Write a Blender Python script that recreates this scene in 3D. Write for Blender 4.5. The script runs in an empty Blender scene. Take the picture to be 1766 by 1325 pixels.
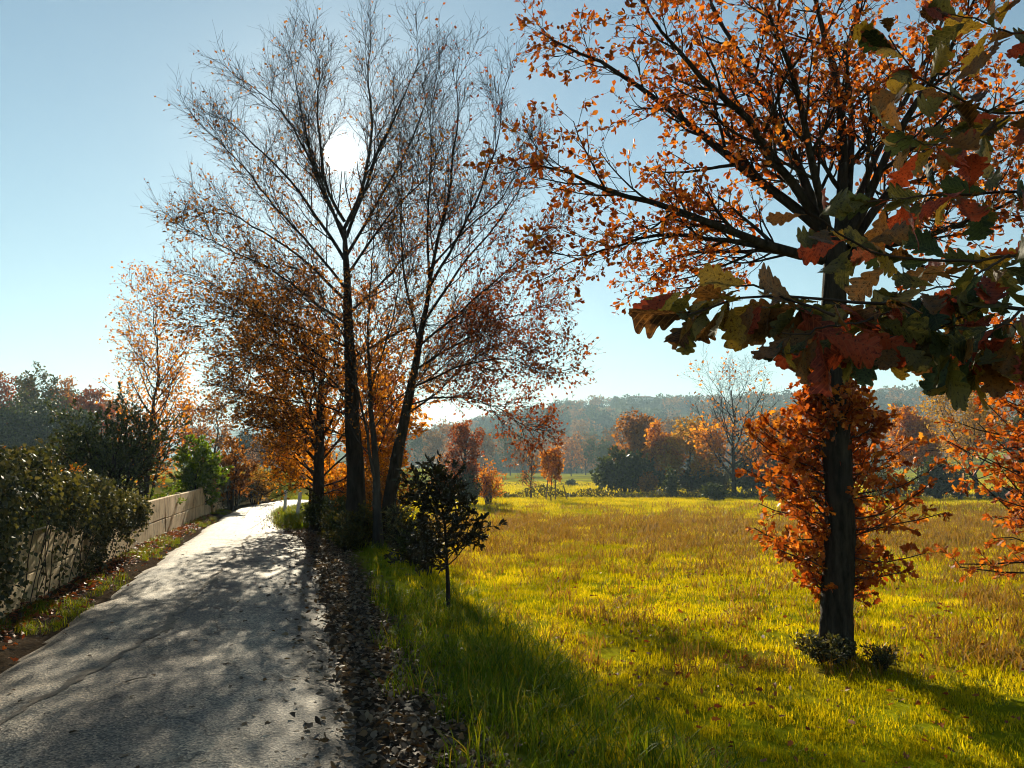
import bpy, math
import numpy as np
from mathutils import Vector, Matrix

# ------------------------------------------------------------------ camera
SC = bpy.context.scene
COL = SC.collection
F, CX, CY, HOR, EYE = 1386.0, 883.0, 662.5, 800.0, 1.6
PITCH = math.atan((HOR - CY) / F)
CP, SP = math.cos(PITCH), math.sin(PITCH)
cam_d = bpy.data.cameras.new('camera')
cam_d.sensor_width = 36.0
cam_d.lens = F / 1766.0 * 36.0
cam_d.clip_start = 0.05
cam_d.clip_end = 8000
cam = bpy.data.objects.new('camera', cam_d)
cam.location = (0, 0, EYE)
cam.rotation_euler = (math.pi / 2 + PITCH, 0, 0)
COL.objects.link(cam)
SC.camera = cam


def ray(px, py):
    u, v = (px - CX) / F, (CY - py) / F
    return np.array([u, CP - v * SP, SP + v * CP])


def at(px, py, Y):
    """point of the place seen at this pixel, Y metres ahead of the camera"""
    d = ray(px, py)
    return np.array([0, 0, EYE]) + d * (Y / d[1])


# ------------------------------------------------------------------ sky, sun, exposure
sd = ray(589, 265)
sd = sd / np.linalg.norm(sd)
SUN_EL = math.asin(sd[2])
SUN_AZ = math.atan2(sd[0], sd[1])
W = bpy.data.worlds.new('World')
SC.world = W
W.use_nodes = True
nt = W.node_tree
nt.nodes.clear()
out = nt.nodes.new('ShaderNodeOutputWorld')
bg = nt.nodes.new('ShaderNodeBackground')
sky = nt.nodes.new('ShaderNodeTexSky')
sky.sky_type = 'NISHITA'
sky.sun_disc = False
sky.sun_elevation = SUN_EL
sky.sun_rotation = SUN_AZ
sky.altitude = 50
sky.air_density = 1.0
sky.dust_density = 0.12
sky.ozone_density = 4.0
tint = nt.nodes.new('ShaderNodeMix')
tint.data_type = 'RGBA'
tint.blend_type = 'MULTIPLY'
tint.inputs[0].default_value = 1.0
tint.inputs[7].default_value = (1.12, 1.08, 0.84, 1)
nt.links.new(sky.outputs[0], tint.inputs[6])
bg.inputs['Strength'].default_value = 0.051
nt.links.new(tint.outputs[2], bg.inputs['Color'])
# the sun's own disc with its bright aureole, in the sky where the sun lamp shines from
geo = nt.nodes.new('ShaderNodeTexCoord')
dot = nt.nodes.new('ShaderNodeVectorMath')
dot.operation = 'DOT_PRODUCT'
dot.inputs[1].default_value = tuple(float(c) for c in sd)
nrm = nt.nodes.new('ShaderNodeVectorMath')
nrm.operation = 'NORMALIZE'
nt.links.new(geo.outputs['Generated'], nrm.inputs[0])
nt.links.new(nrm.outputs[0], dot.inputs[0])
mr = nt.nodes.new('ShaderNodeMapRange')
mr.interpolation_type = 'SMOOTHSTEP'
mr.inputs['From Min'].default_value = math.cos(math.radians(1.15))
mr.inputs['From Max'].default_value = math.cos(math.radians(0.5))
mr.inputs['To Min'].default_value = 0.0
mr.inputs['To Max'].default_value = 110.0
nt.links.new(dot.outputs['Value'], mr.inputs['Value'])
bg2 = nt.nodes.new('ShaderNodeBackground')
bg2.inputs['Color'].default_value = (1.0, 0.95, 0.85, 1)
pw = nt.nodes.new('ShaderNodeMath')
pw.operation = 'POWER'
pw.inputs[1].default_value = 160.0
pos_ = nt.nodes.new('ShaderNodeMath')
pos_.operation = 'MAXIMUM'
pos_.inputs[1].default_value = 0.0
nt.links.new(dot.outputs['Value'], pos_.inputs[0])
nt.links.new(pos_.outputs[0], pw.inputs[0])
aur = nt.nodes.new('ShaderNodeMath')
aur.operation = 'MULTIPLY_ADD'
aur.inputs[1].default_value = 0.09
nt.links.new(pw.outputs[0], aur.inputs[0])
pw2 = nt.nodes.new('ShaderNodeMath')
pw2.operation = 'POWER'
pw2.inputs[1].default_value = 3000.0
nt.links.new(pos_.outputs[0], pw2.inputs[0])
aur2 = nt.nodes.new('ShaderNodeMath')
aur2.operation = 'MULTIPLY_ADD'
aur2.inputs[1].default_value = 0.4
nt.links.new(pw2.outputs[0], aur2.inputs[0])
nt.links.new(mr.outputs[0], aur2.inputs[2])
nt.links.new(aur2.outputs[0], aur.inputs[2])
nt.links.new(aur.outputs[0], bg2.inputs['Strength'])
add = nt.nodes.new('ShaderNodeAddShader')
nt.links.new(bg.outputs[0], add.inputs[0])
nt.links.new(bg2.outputs[0], add.inputs[1])
nt.links.new(add.outputs[0], out.inputs['Surface'])

sun_d = bpy.data.lights.new('sun', 'SUN')
sun_d.energy = 5.0
sun_d.angle = math.radians(0.53)
sun_d.color = (1.0, 0.89, 0.66)
sun = bpy.data.objects.new('sun', sun_d)
sun.rotation_euler = Vector(sd).to_track_quat('Z', 'Y').to_euler()
COL.objects.link(sun)

SC.view_settings.view_transform = 'Standard'
SC.view_settings.look = 'None'
SC.view_settings.gamma = 1.0
SC.view_settings.exposure = 1.3
SC.view_settings.use_curve_mapping = False
SC.render.engine = 'CYCLES'
cy = SC.cycles
cy.use_denoising = True
cy.filter_width = 1.05
cy.max_bounces = 4
cy.diffuse_bounces = 2
cy.use_adaptive_sampling = True
cy.adaptive_threshold = 0.03
cy.glossy_bounces = 2
cy.transmission_bounces = 4
cy.volume_bounces = 0
cy.transparent_max_bounces = 4
cy.sample_clamp_indirect = 3.0
cy.sample_clamp_direct = 12.0
cy.caustics_reflective = False
cy.caustics_refractive = False

UP = np.array([0.0, 0.0, 1.0])
GA = 2.399963


def norm(a):
    return a / np.maximum(np.linalg.norm(a, axis=-1, keepdims=True), 1e-9)


def sstep(a, b, x):
    t = np.clip((np.asarray(x, float) - a) / (b - a), 0, 1)
    return t * t * (3 - 2 * t)


# ------------------------------------------------------------------ materials
def new_mat(name):
    m = bpy.data.materials.new(name)
    m.use_nodes = True
    n = m.node_tree.nodes
    n.clear()
    o = n.new('ShaderNodeOutputMaterial')
    return m, n, m.node_tree.links, o


def ramp(n, cols, pos=None):
    r = n.new('ShaderNodeValToRGB')
    e = r.color_ramp.elements
    k = len(cols)
    pos = pos or [i / (k - 1) for i in range(k)]
    e[0].position, e[1].position = pos[0], pos[-1]
    e[0].color, e[1].color = (*cols[0], 1), (*cols[-1], 1)
    for c, p in zip(cols[1:-1], pos[1:-1]):
        x = e.new(p)
        x.color = (*c, 1)
    return r


def noise(n, l, scale, detail=4, rough=0.6, vec=None):
    t = n.new('ShaderNodeTexNoise')
    t.inputs['Scale'].default_value = scale
    t.inputs['Detail'].default_value = detail
    t.inputs['Roughness'].default_value = rough
    if vec is not None:
        l.new(vec, t.inputs['Vector'])
    return t


def mixc(n, l, fac, a, b, mode='MIX'):
    m = n.new('ShaderNodeMix')
    m.data_type = 'RGBA'
    m.blend_type = mode
    for s, v in ((m.inputs[0], fac), (m.inputs[6], a), (m.inputs[7], b)):
        if hasattr(v, 'is_linked'):
            l.new(v, s)
        elif isinstance(v, (int, float)):
            s.default_value = v
        else:
            s.default_value = (*v, 1)
    return m.outputs[2]


def leaf_mat(name, cols, trans=0.45, rough=0.55, spec=0.3, tint=(1.25, 1.1, 0.6), patch=None, patch_scale=0.5):
    """thin leaves or blades: every leaf its own tone; light passes through them"""
    m, n, l, o = new_mat(name)
    g = n.new('ShaderNodeNewGeometry')
    r = ramp(n, cols)
    l.new(g.outputs['Random Per Island'], r.inputs[0])
    c = r.outputs[0]
    if patch:
        nz = noise(n, l, patch_scale, 3, 0.6, g.outputs['Position'])
        pr = ramp(n, [(0, 0, 0), (1, 1, 1)], [0.42, 0.62])
        l.new(nz.outputs[0], pr.inputs[0])
        c = mixc(n, l, pr.outputs[0], c, patch, 'MULTIPLY')
    p = n.new('ShaderNodeBsdfPrincipled')
    l.new(c, p.inputs['Base Color'])
    p.inputs['Roughness'].default_value = rough
    p.inputs['Specular IOR Level'].default_value = spec
    t = n.new('ShaderNodeBsdfTranslucent')
    l.new(mixc(n, l, 1.0, c, tint, 'MULTIPLY'), t.inputs['Color'])
    mx = n.new('ShaderNodeMixShader')
    mx.inputs[0].default_value = trans
    l.new(p.outputs[0], mx.inputs[1])
    l.new(t.outputs[0], mx.inputs[2])
    l.new(mx.outputs[0], o.inputs['Surface'])
    return m


def solid_mat(name, c1, c2, scale=6.0, rough=0.85, bump=0.3, bscale=None, stretch=None, spec=0.3):
    m, n, l, o = new_mat(name)
    g = n.new('ShaderNodeTexCoord')
    v = g.outputs['Object']
    if stretch:
        mp = n.new('ShaderNodeMapping')
        mp.inputs['Scale'].default_value = stretch
        l.new(v, mp.inputs[0])
        v = mp.outputs[0]
    nz = noise(n, l, scale, 6, 0.65, v)
    r = ramp(n, [c1, c2], [0.3, 0.7])
    l.new(nz.outputs[0], r.inputs[0])
    p = n.new('ShaderNodeBsdfPrincipled')
    l.new(r.outputs[0], p.inputs['Base Color'])
    p.inputs['Roughness'].default_value = rough
    p.inputs['Specular IOR Level'].default_value = spec
    nb = noise(n, l, bscale or scale * 4, 5, 0.7, v)
    b = n.new('ShaderNodeBump')
    b.inputs['Strength'].default_value = bump
    b.inputs['Distance'].default_value = 0.02
    l.new(nb.outputs[0], b.inputs['Height'])
    l.new(b.outputs[0], p.inputs['Normal'])
    l.new(p.outputs[0], o.inputs['Surface'])
    return m


M = {}
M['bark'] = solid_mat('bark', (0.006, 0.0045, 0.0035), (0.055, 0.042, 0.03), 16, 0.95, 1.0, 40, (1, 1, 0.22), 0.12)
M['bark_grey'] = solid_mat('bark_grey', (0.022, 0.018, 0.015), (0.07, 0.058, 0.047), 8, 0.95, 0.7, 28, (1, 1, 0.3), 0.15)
M['twig'] = solid_mat('twig', (0.03, 0.02, 0.015), (0.075, 0.048, 0.034), 8, 0.9, 0.1, spec=0.15)
M['oak_leaf'] = leaf_mat('oak_leaf', [(0.14, 0.030, 0.006), (0.42, 0.095, 0.012), (0.62, 0.20, 0.02), (0.20, 0.045, 0.010), (0.66, 0.30, 0.035), (0.42, 0.10, 0.012), (0.28, 0.10, 0.025)], 0.48, 0.6, 0.2, (1.3, 1.05, 0.5), (0.72, 0.58, 0.55), 1.6)
M['red_leaf'] = leaf_mat('red_leaf', [(0.10, 0.025, 0.010), (0.28, 0.055, 0.014), (0.38, 0.11, 0.022), (0.20, 0.06, 0.02)], 0.42, 0.6, 0.2)
M['brown_leaf'] = leaf_mat('brown_leaf', [(0.09, 0.035, 0.012), (0.26, 0.10, 0.022), (0.42, 0.18, 0.03), (0.28, 0.11, 0.022)], 0.5, 0.6, 0.15)
M['gold_leaf'] = leaf_mat('gold_leaf', [(0.26, 0.085, 0.008), (0.56, 0.22, 0.016), (0.68, 0.32, 0.022), (0.40, 0.13, 0.012), (0.30, 0.11, 0.012)], 0.58, 0.6, 0.15, (1.3, 1.1, 0.5))
M['yellow_leaf'] = leaf_mat('yellow_leaf', [(0.28, 0.15, 0.018), (0.42, 0.25, 0.025), (0.50, 0.28, 0.035), (0.32, 0.14, 0.018)], 0.45, 0.6, 0.2)
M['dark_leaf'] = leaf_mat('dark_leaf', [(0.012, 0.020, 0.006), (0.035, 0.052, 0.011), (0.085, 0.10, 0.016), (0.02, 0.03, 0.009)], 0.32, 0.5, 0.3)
M['green_leaf'] = leaf_mat('green_leaf', [(0.045, 0.085, 0.006), (0.11, 0.18, 0.012), (0.19, 0.25, 0.018)], 0.45, 0.5, 0.3, (1.3, 1.2, 0.35))
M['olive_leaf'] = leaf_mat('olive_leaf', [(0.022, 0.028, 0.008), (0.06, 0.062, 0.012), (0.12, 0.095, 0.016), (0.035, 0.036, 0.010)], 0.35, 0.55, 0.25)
M['ivy_leaf'] = leaf_mat('ivy_leaf', [(0.014, 0.018, 0.008), (0.05, 0.055, 0.018), (0.14, 0.12, 0.035), (0.03, 0.036, 0.015), (0.20, 0.16, 0.07)], 0.30, 0.6, 0.4, (1.2, 1.1, 0.4))
M['sapling_leaf'] = leaf_mat('sapling_leaf', [(0.014, 0.013, 0.006), (0.035, 0.024, 0.010), (0.022, 0.026, 0.009)], 0.2, 0.5, 0.25)
M['hill_green'] = leaf_mat('hill_green', [(0.025, 0.045, 0.014), (0.05, 0.075, 0.022), (0.08, 0.10, 0.03)], 0.2, 0.7, 0.0)
M['hill_brown'] = leaf_mat('hill_brown', [(0.12, 0.06, 0.022), (0.22, 0.11, 0.035), (0.26, 0.15, 0.05)], 0.3, 0.7, 0.0)
M['hill_dark'] = leaf_mat('hill_dark', [(0.012, 0.024, 0.012), (0.025, 0.04, 0.016)], 0.15, 0.7, 0.0)
M['litter'] = leaf_mat('litter', [(0.035, 0.024, 0.016), (0.10, 0.065, 0.040), (0.21, 0.15, 0.10), (0.06, 0.04, 0.027), (0.17, 0.085, 0.03), (0.26, 0.20, 0.14)], 0.2, 0.65, 0.2)
M['litter_red'] = leaf_mat('litter_red', [(0.10, 0.018, 0.010), (0.22, 0.045, 0.014), (0.30, 0.10, 0.02), (0.13, 0.055, 0.02)], 0.25, 0.6, 0.2)
M['field_grass'] = leaf_mat('field_grass', [(0.28, 0.30, 0.006), (0.52, 0.47, 0.010), (0.68, 0.54, 0.016), (0.42, 0.41, 0.008)], 0.55, 0.6, 0.0, (1.35, 1.12, 0.3), (0.46, 0.52, 0.35), 0.55)  # dark patches paint shadow blotches into the blades, along with greener grass
M['verge_grass'] = leaf_mat('verge_grass', [(0.045, 0.085, 0.004), (0.10, 0.16, 0.007), (0.20, 0.24, 0.012), (0.34, 0.25, 0.03)], 0.48, 0.6, 0.08, (1.35, 1.15, 0.3))
M['dry_grass'] = leaf_mat('dry_grass', [(0.15, 0.08, 0.015), (0.30, 0.17, 0.03), (0.24, 0.14, 0.02)], 0.4, 0.7, 0.1)
M['concrete'] = None


def mat_ground():
    m, n, l, o = new_mat('ground_soil_and_grass')
    g = n.new('ShaderNodeNewGeometry')
    pos = g.outputs['Position']
    n1 = noise(n, l, 0.22, 5, 0.6, pos)
    r1 = ramp(n, [(0.14, 0.16, 0.006), (0.28, 0.29, 0.008), (0.38, 0.34, 0.010)], [0.3, 0.5, 0.72])
    l.new(n1.outputs[0], r1.inputs[0])
    n2 = noise(n, l, 9.0, 6, 0.75, pos)
    r2 = ramp(n, [(0.5, 0.45, 0.4), (1, 1, 1)], [0.3, 0.62])
    l.new(n2.outputs[0], r2.inputs[0])
    c = mixc(n, l, 1.0, r1.outputs[0], r2.outputs[0], 'MULTIPLY')
    # brown stubble in long streaks across the field
    mp = n.new('ShaderNodeMapping')
    mp.inputs['Scale'].default_value = (0.05, 0.22, 1)
    mp.inputs['Rotation'].default_value = (0, 0, 0.06)
    l.new(pos, mp.inputs[0])
    n3 = noise(n, l, 1.0, 4, 0.6, mp.outputs[0])
    r3 = ramp(n, [(0, 0, 0), (0.8, 0.8, 0.8)], [0.5, 0.66])
    l.new(n3.outputs[0], r3.inputs[0])
    c = mixc(n, l, r3.outputs[0], c, (0.17, 0.10, 0.018))
    # bare earth and dead leaves near the lane (vertex attribute: where the verge lies)
    a = n.new('ShaderNodeAttribute')
    a.attribute_name = 'verge'
    n4 = noise(n, l, 30, 5, 0.7, pos)
    r4 = ramp(n, [(0.028, 0.020, 0.014), (0.085, 0.062, 0.042)], [0.3, 0.7])
    l.new(n4.outputs[0], r4.inputs[0])
    c = mixc(n, l, a.outputs['Fac'], c, r4.outputs[0])
    p = n.new('ShaderNodeBsdfPrincipled')
    l.new(c, p.inputs['Base Color'])
    p.inputs['Roughness'].default_value = 0.95
    p.inputs['Specular IOR Level'].default_value = 0.0
    b = n.new('ShaderNodeBump')
    b.inputs['Strength'].default_value = 0.7
    b.inputs['Distance'].default_value = 0.06
    l.new(n2.outputs[0], b.inputs['Height'])
    l.new(b.outputs[0], p.inputs['Normal'])
    l.new(p.outputs[0], o.inputs['Surface'])
    return m


def mat_road():
    m, n, l, o = new_mat('worn_asphalt')
    g = n.new('ShaderNodeNewGeometry')
    pos = g.outputs['Position']
    n1 = noise(n, l, 0.9, 5, 0.6, pos)
    r1 = ramp(n, [(0.11, 0.097, 0.086), (0.215, 0.18, 0.142), (0.35, 0.28, 0.20)], [0.3, 0.52, 0.75])
    l.new(n1.outputs[0], r1.inputs[0])
    at_ = n.new('ShaderNodeAttribute')
    at_.attribute_name = 'across'
    nwb = noise(n, l, 0.8, 3, 0.6, pos)
    wb = n.new('ShaderNodeMath')
    wb.operation = 'MULTIPLY_ADD'
    wb.inputs[1].default_value = 0.22
    l.new(nwb.outputs[0], wb.inputs[0])
    l.new(at_.outputs['Fac'], wb.inputs[2])
    trk = ramp(n, [(0.55, 0.45, 0.34), (0.9, 0.88, 0.86), (1.45, 1.40, 1.30), (0.86, 0.74, 0.66), (0.80, 0.70, 0.64), (1.35, 1.32, 1.25), (0.95, 0.95, 0.95), (0.5, 0.42, 0.34)], [0.11, 0.2, 0.36, 0.5, 0.64, 0.82, 0.94, 1.0])
    l.new(wb.outputs[0], trk.inputs[0])
    v = n.new('ShaderNodeTexVoronoi')
    v.inputs['Scale'].default_value = 75
    l.new(pos, v.inputs['Vector'])
    rv = ramp(n, [(0.25, 0.25, 0.26), (0.85, 0.85, 0.85), (2.1, 2.0, 1.85)], [0.1, 0.5, 0.9])
    l.new(v.outputs['Color'], rv.inputs[0])
    c = mixc(n, l, 1.0, r1.outputs[0], rv.outputs[0], 'MULTIPLY')
    c = mixc(n, l, 0.8, c, trk.outputs[0], 'MULTIPLY')
    n5 = noise(n, l, 2.6, 6, 0.7, pos)
    r5 = ramp(n, [(0, 0, 0), (0.75, 0.75, 0.75)], [0.56, 0.74])
    l.new(n5.outputs[0], r5.inputs[0])
    c = mixc(n, l, r5.outputs[0], c, (0.16, 0.115, 0.075))
    # fine cracks
    vc = n.new('ShaderNodeTexVoronoi')
    vc.feature = 'DISTANCE_TO_EDGE'
    vc.inputs['Scale'].default_value = 0.9
    nw = noise(n, l, 3.0, 4, 0.6, pos)
    wv = n.new('ShaderNodeVectorMath')
    wv.operation = 'MULTIPLY_ADD'
    wv.inputs[1].default_value = (0.5, 0.5, 0.5)
    l.new(nw.outputs['Color'], wv.inputs[0])
    l.new(pos, wv.inputs[2])
    l.new(wv.outputs[0], vc.inputs['Vector'])
    rc = ramp(n, [(0.22, 0.2, 0.18), (1, 1, 1)], [0.0, 0.02])
    l.new(vc.outputs['Distance'], rc.inputs[0])
    c = mixc(n, l, 1.0, c, rc.outputs[0], 'MULTIPLY')
    p = n.new('ShaderNodeBsdfPrincipled')
    l.new(c, p.inputs['Base Color'])
    p.inputs['Roughness'].default_value = 0.75
    p.inputs['Specular IOR Level'].default_value = 0.4
    b = n.new('ShaderNodeBump')
    b.inputs['Strength'].default_value = 0.5
    b.inputs['Distance'].default_value = 0.010
    l.new(v.outputs['Distance'], b.inputs['Height'])
    b2 = n.new('ShaderNodeBump')
    b2.inputs['Strength'].default_value = 0.4
    b2.inputs['Distance'].default_value = 0.04
    l.new(n5.outputs[0], b2.inputs['Height'])
    l.new(b.outputs[0], b2.inputs['Normal'])
    l.new(b2.outputs[0], p.inputs['Normal'])
    l.new(p.outputs[0], o.inputs['Surface'])
    return m


def mat_concrete():
    m, n, l, o = new_mat('weathered_concrete')
    g = n.new('ShaderNodeNewGeometry')
    pos = g.outputs['Position']
    n1 = noise(n, l, 1.6, 6, 0.65, pos)
    r1 = ramp(n, [(0.30, 0.20, 0.09), (0.54, 0.38, 0.19), (0.68, 0.50, 0.28)], [0.3, 0.5, 0.72])
    l.new(n1.outputs[0], r1.inputs[0])
    mp = n.new('ShaderNodeMapping')
    mp.inputs['Scale'].default_value = (9, 9, 0.7)
    l.new(pos, mp.inputs[0])
    n2 = noise(n, l, 1.0, 4, 0.65, mp.outputs[0])
    r2 = ramp(n, [(0.45, 0.38, 0.28), (1, 1, 1)], [0.30, 0.5])
    l.new(n2.outputs[0], r2.inputs[0])
    c = mixc(n, l, 0.85, r1.outputs[0], r2.outputs[0], 'MULTIPLY')
    nm = noise(n, l, 2.3, 7, 0.75, pos)
    rm = ramp(n, [(0, 0, 0), (0.9, 0.9, 0.9)], [0.54, 0.66])
    l.new(nm.outputs[0], rm.inputs[0])
    c = mixc(n, l, rm.outputs[0], c, (0.085, 0.075, 0.03))
    n3 = noise(n, l, 40, 5, 0.7, pos)
    p = n.new('ShaderNodeBsdfPrincipled')
    l.new(c, p.inputs['Base Color'])
    p.inputs['Roughness'].default_value = 0.9
    p.inputs['Specular IOR Level'].default_value = 0.2
    b = n.new('ShaderNodeBump')
    b.inputs['Strength'].default_value = 0.4
    b.inputs['Distance'].default_value = 0.015
    l.new(n3.outputs[0], b.inputs['Height'])
    l.new(b.outputs[0], p.inputs['Normal'])
    l.new(p.outputs[0], o.inputs['Surface'])
    return m


M['ground'] = mat_ground()
M['road'] = mat_road()
M['concrete'] = mat_concrete()
M['sandy'] = solid_mat('sandy_grit', (0.16, 0.12, 0.085), (0.30, 0.24, 0.18), 14, 0.95, 0.8, 60)
M['white'] = solid_mat('white_paint', (0.55, 0.54, 0.52), (0.8, 0.79, 0.76), 12, 0.7, 0.2)
M['plaster'] = solid_mat('plaster', (0.55, 0.50, 0.43), (0.72, 0.66, 0.58), 0.6, 0.9, 0.1)
M['rooftile'] = solid_mat('roof_tile', (0.16, 0.08, 0.05), (0.24, 0.12, 0.08), 2, 0.9, 0.2)
M['pane'] = solid_mat('window_glass', (0.02, 0.025, 0.03), (0.03, 0.035, 0.04), 1, 0.15, 0.0, spec=0.6)
M['hill'] = solid_mat('hill_meadow_and_scrub', (0.05, 0.065, 0.022), (0.15, 0.14, 0.045), 0.02, 0.95, 0.2, 0.3, spec=0.0)
M['wood_stake'] = solid_mat('wood_stake', (0.10, 0.07, 0.045), (0.20, 0.15, 0.10), 10, 0.9, 0.3)


# ------------------------------------------------------------------ mesh helpers
def mk(name, V, faces, mats, parent=None, smooth=False, mi=None):
    """faces: list of int arrays, each (n, 3) or (n, 4)"""
    V = np.asarray(V, np.float32)
    me = bpy.data.meshes.new(name)
    faces = [np.asarray(f, np.int32) for f in faces if len(f)]
    nl = sum(f.size for f in faces)
    npoly = sum(len(f) for f in faces)
    me.vertices.add(len(V))
    me.vertices.foreach_set('co', V.ravel())
    me.loops.add(nl)
    me.loops.foreach_set('vertex_index', np.concatenate([f.ravel() for f in faces]))
    me.polygons.add(npoly)
    tot = np.concatenate([np.full(len(f), f.shape[1], np.int32) for f in faces])
    st = np.concatenate([[0], np.cumsum(tot)[:-1]]).astype(np.int32)
    me.polygons.foreach_set('loop_start', st)
    if not isinstance(mats, (list, tuple)):
        mats = [mats]
    for m in mats:
        me.materials.append(m)
    if mi is not None:
        me.polygons.foreach_set('material_index', np.asarray(mi, np.int32))
    if smooth:
        me.polygons.foreach_set('use_smooth', np.ones(npoly, bool))
    me.update(calc_edges=True)
    me.validate()
    return link(name, me, parent)


def link(name, data, parent=None):
    o = bpy.data.objects.new(name, data)
    COL.objects.link(o)
    if parent is not None:
        o.parent = parent
        o.matrix_parent_inverse = parent_inv(parent)
    return o


def parent_inv(p):
    mloc = Matrix.Translation(p.location)
    return (mloc @ p.rotation_euler.to_matrix().to_4x4()).inverted()


def thing(name, label, cat, loc, group=None):
    o = bpy.data.objects.new(name, None)
    o.location = [float(c) for c in loc]
    o.empty_display_size = 0.2
    COL.objects.link(o)
    return tag(o, label, cat, group)


def tag(o, label, cat=None, group=None, kind=None):
    o['label'] = label
    if cat:
        o['category'] = cat
    if group:
        o['group'] = group
    if kind:
        o['kind'] = kind
    return o


def tubes(P, R, S=5):
    """P (N,K,3), R (N,K) -> verts, quads"""
    N, K = P.shape[:2]
    T = np.empty_like(P)
    T[:, 1:-1] = P[:, 2:] - P[:, :-2]
    T[:, 0] = P[:, 1] - P[:, 0]
    T[:, -1] = P[:, -1] - P[:, -2]
    T = norm(T)
    ref = np.where(np.abs(T[:, :1, 2:3]) > 0.9, np.array([1.0, 0, 0]), UP)
    U = norm(np.cross(T, np.broadcast_to(ref, T.shape)))
    Wv = np.cross(T, U)
    a = np.arange(S) * 2 * math.pi / S
    V = P[:, :, None] + R[:, :, None, None] * (np.cos(a)[None, None, :, None] * U[:, :, None] + np.sin(a)[None, None, :, None] * Wv[:, :, None])
    n, k, s = np.meshgrid(np.arange(N), np.arange(K - 1), np.arange(S), indexing='ij')
    s2 = (s + 1) % S
    i = lambda nn, kk, ss: (nn * K + kk) * S + ss
    Q = np.stack([i(n, k, s), i(n, k, s2), i(n, k + 1, s2), i(n, k + 1, s)], -1).reshape(-1, 4)
    return V.reshape(-1, 3), Q


class Bag:
    def __init__(self):
        self.V, self.Q, self.T, self.n = [], [], [], 0

    def add(self, V, Q=None, T=None):
        if len(V) == 0:
            return self
        self.V.append(V)
        if Q is not None and len(Q):
            self.Q.append(np.asarray(Q) + self.n)
        if T is not None and len(T):
            self.T.append(np.asarray(T) + self.n)
        self.n += len(V)
        return self

    def tube(self, P, R, S=5):
        return self.add(*tubes(P, R, S))

    def box(self, c, h, rot=0.0):
        c, h = np.array(c, float), np.array(h, float)
        s = np.array([[x, y, z] for z in (-1, 1) for y in (-1, 1) for x in (-1, 1)], float) * h
        ca, sa = math.cos(rot), math.sin(rot)
        s = np.stack([s[:, 0] * ca - s[:, 1] * sa, s[:, 0] * sa + s[:, 1] * ca, s[:, 2]], -1)
        q = [[0, 2, 3, 1], [4, 5, 7, 6], [0, 1, 5, 4], [2, 6, 7, 3], [0, 4, 6, 2], [1, 3, 7, 5]]
        return self.add(s + c, q)

    def build(self, name, mat, parent=None, smooth=False):
        fs = []
        if self.Q:
            fs.append(np.concatenate(self.Q))
        if self.T:
            fs.append(np.concatenate(self.T))
        if not self.V:
            return None
        return mk(name, np.concatenate(self.V), fs, mat, parent, smooth)


def resample(pts, K, rng=None, wob=0.0):
    pts = np.asarray(pts, float)
    d = np.concatenate([[0], np.cumsum(np.linalg.norm(np.diff(pts, axis=0), axis=1))])
    t = np.linspace(0, d[-1], K)
    P = np.stack([np.interp(t, d, pts[:, i]) for i in range(3)], -1)
    for _ in range(2):
        P[1:-1] = 0.25 * P[:-2] + 0.5 * P[1:-1] + 0.25 * P[2:]
    if rng is not None and wob:
        nz = rng.normal(0, wob, (K, 3))
        nz[0] = 0
        nz[1:-1] = (nz[:-2] + nz[1:-1] + nz[2:]) / 2
        P = P + nz * np.linspace(0, 1, K)[:, None] ** 0.5
    return P


def kids(rng, P, R, n, t0, t1, L, ang, up, wob, K=5, rr=0.6, taper=0.5, rtip=0.35, rmin=0.0, angj=0.25):
    """n children on each parent branch"""
    N, KP = P.shape[:2]
    nn = np.broadcast_to(np.asarray(n, int), (N,))
    idx = np.repeat(np.arange(N), nn)
    C = len(idx)
    off = np.concatenate([np.arange(k) for k in nn]) if C else np.zeros(0)
    cnt = np.repeat(nn, nn)
    t = t0 + (t1 - t0) * (off + rng.random(C)) / np.maximum(cnt, 1)
    f = np.clip(t * (KP - 1), 0, KP - 1.001)
    i = f.astype(int)
    a = (f - i)[:, None]
    pos = P[idx, i] * (1 - a) + P[idx, i + 1] * a
    tan = norm(P[idx, i + 1] - P[idx, i])
    r = R[idx, i] * (1 - a[:, 0]) + R[idx, i + 1] * a[:, 0]
    phi = off * GA + rng.random(N)[idx] * 6.28 + rng.normal(0, 0.4, C)
    ref = np.where(np.abs(tan[:, 2:3]) > 0.9, np.array([1.0, 0, 0]), UP)
    u = norm(np.cross(tan, ref))
    w = np.cross(tan, u)
    an = ang * (1 + rng.normal(0, angj, C))[:, None]
    d = norm(np.cos(an) * tan + np.sin(an) * (np.cos(phi)[:, None] * u + np.sin(phi)[:, None] * w))
    ln = L * (1 - taper * t) * rng.uniform(0.6, 1.3, C)
    st = (ln / (K - 1))[:, None]
    pts = [pos]
    for k in range(K - 1):
        pos = pos + d * st
        pts.append(pos)
        d = norm(d + UP * (up / (K - 1)) + rng.normal(0, wob, (C, 3)))
    P2 = np.stack(pts, 1)
    r0 = np.maximum(r * rr * rng.uniform(0.75, 1.1, C), rmin)
    R2 = r0[:, None] * np.linspace(1, rtip, K)[None]
    return P2, np.maximum(R2, rmin * 0.6)


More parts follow.
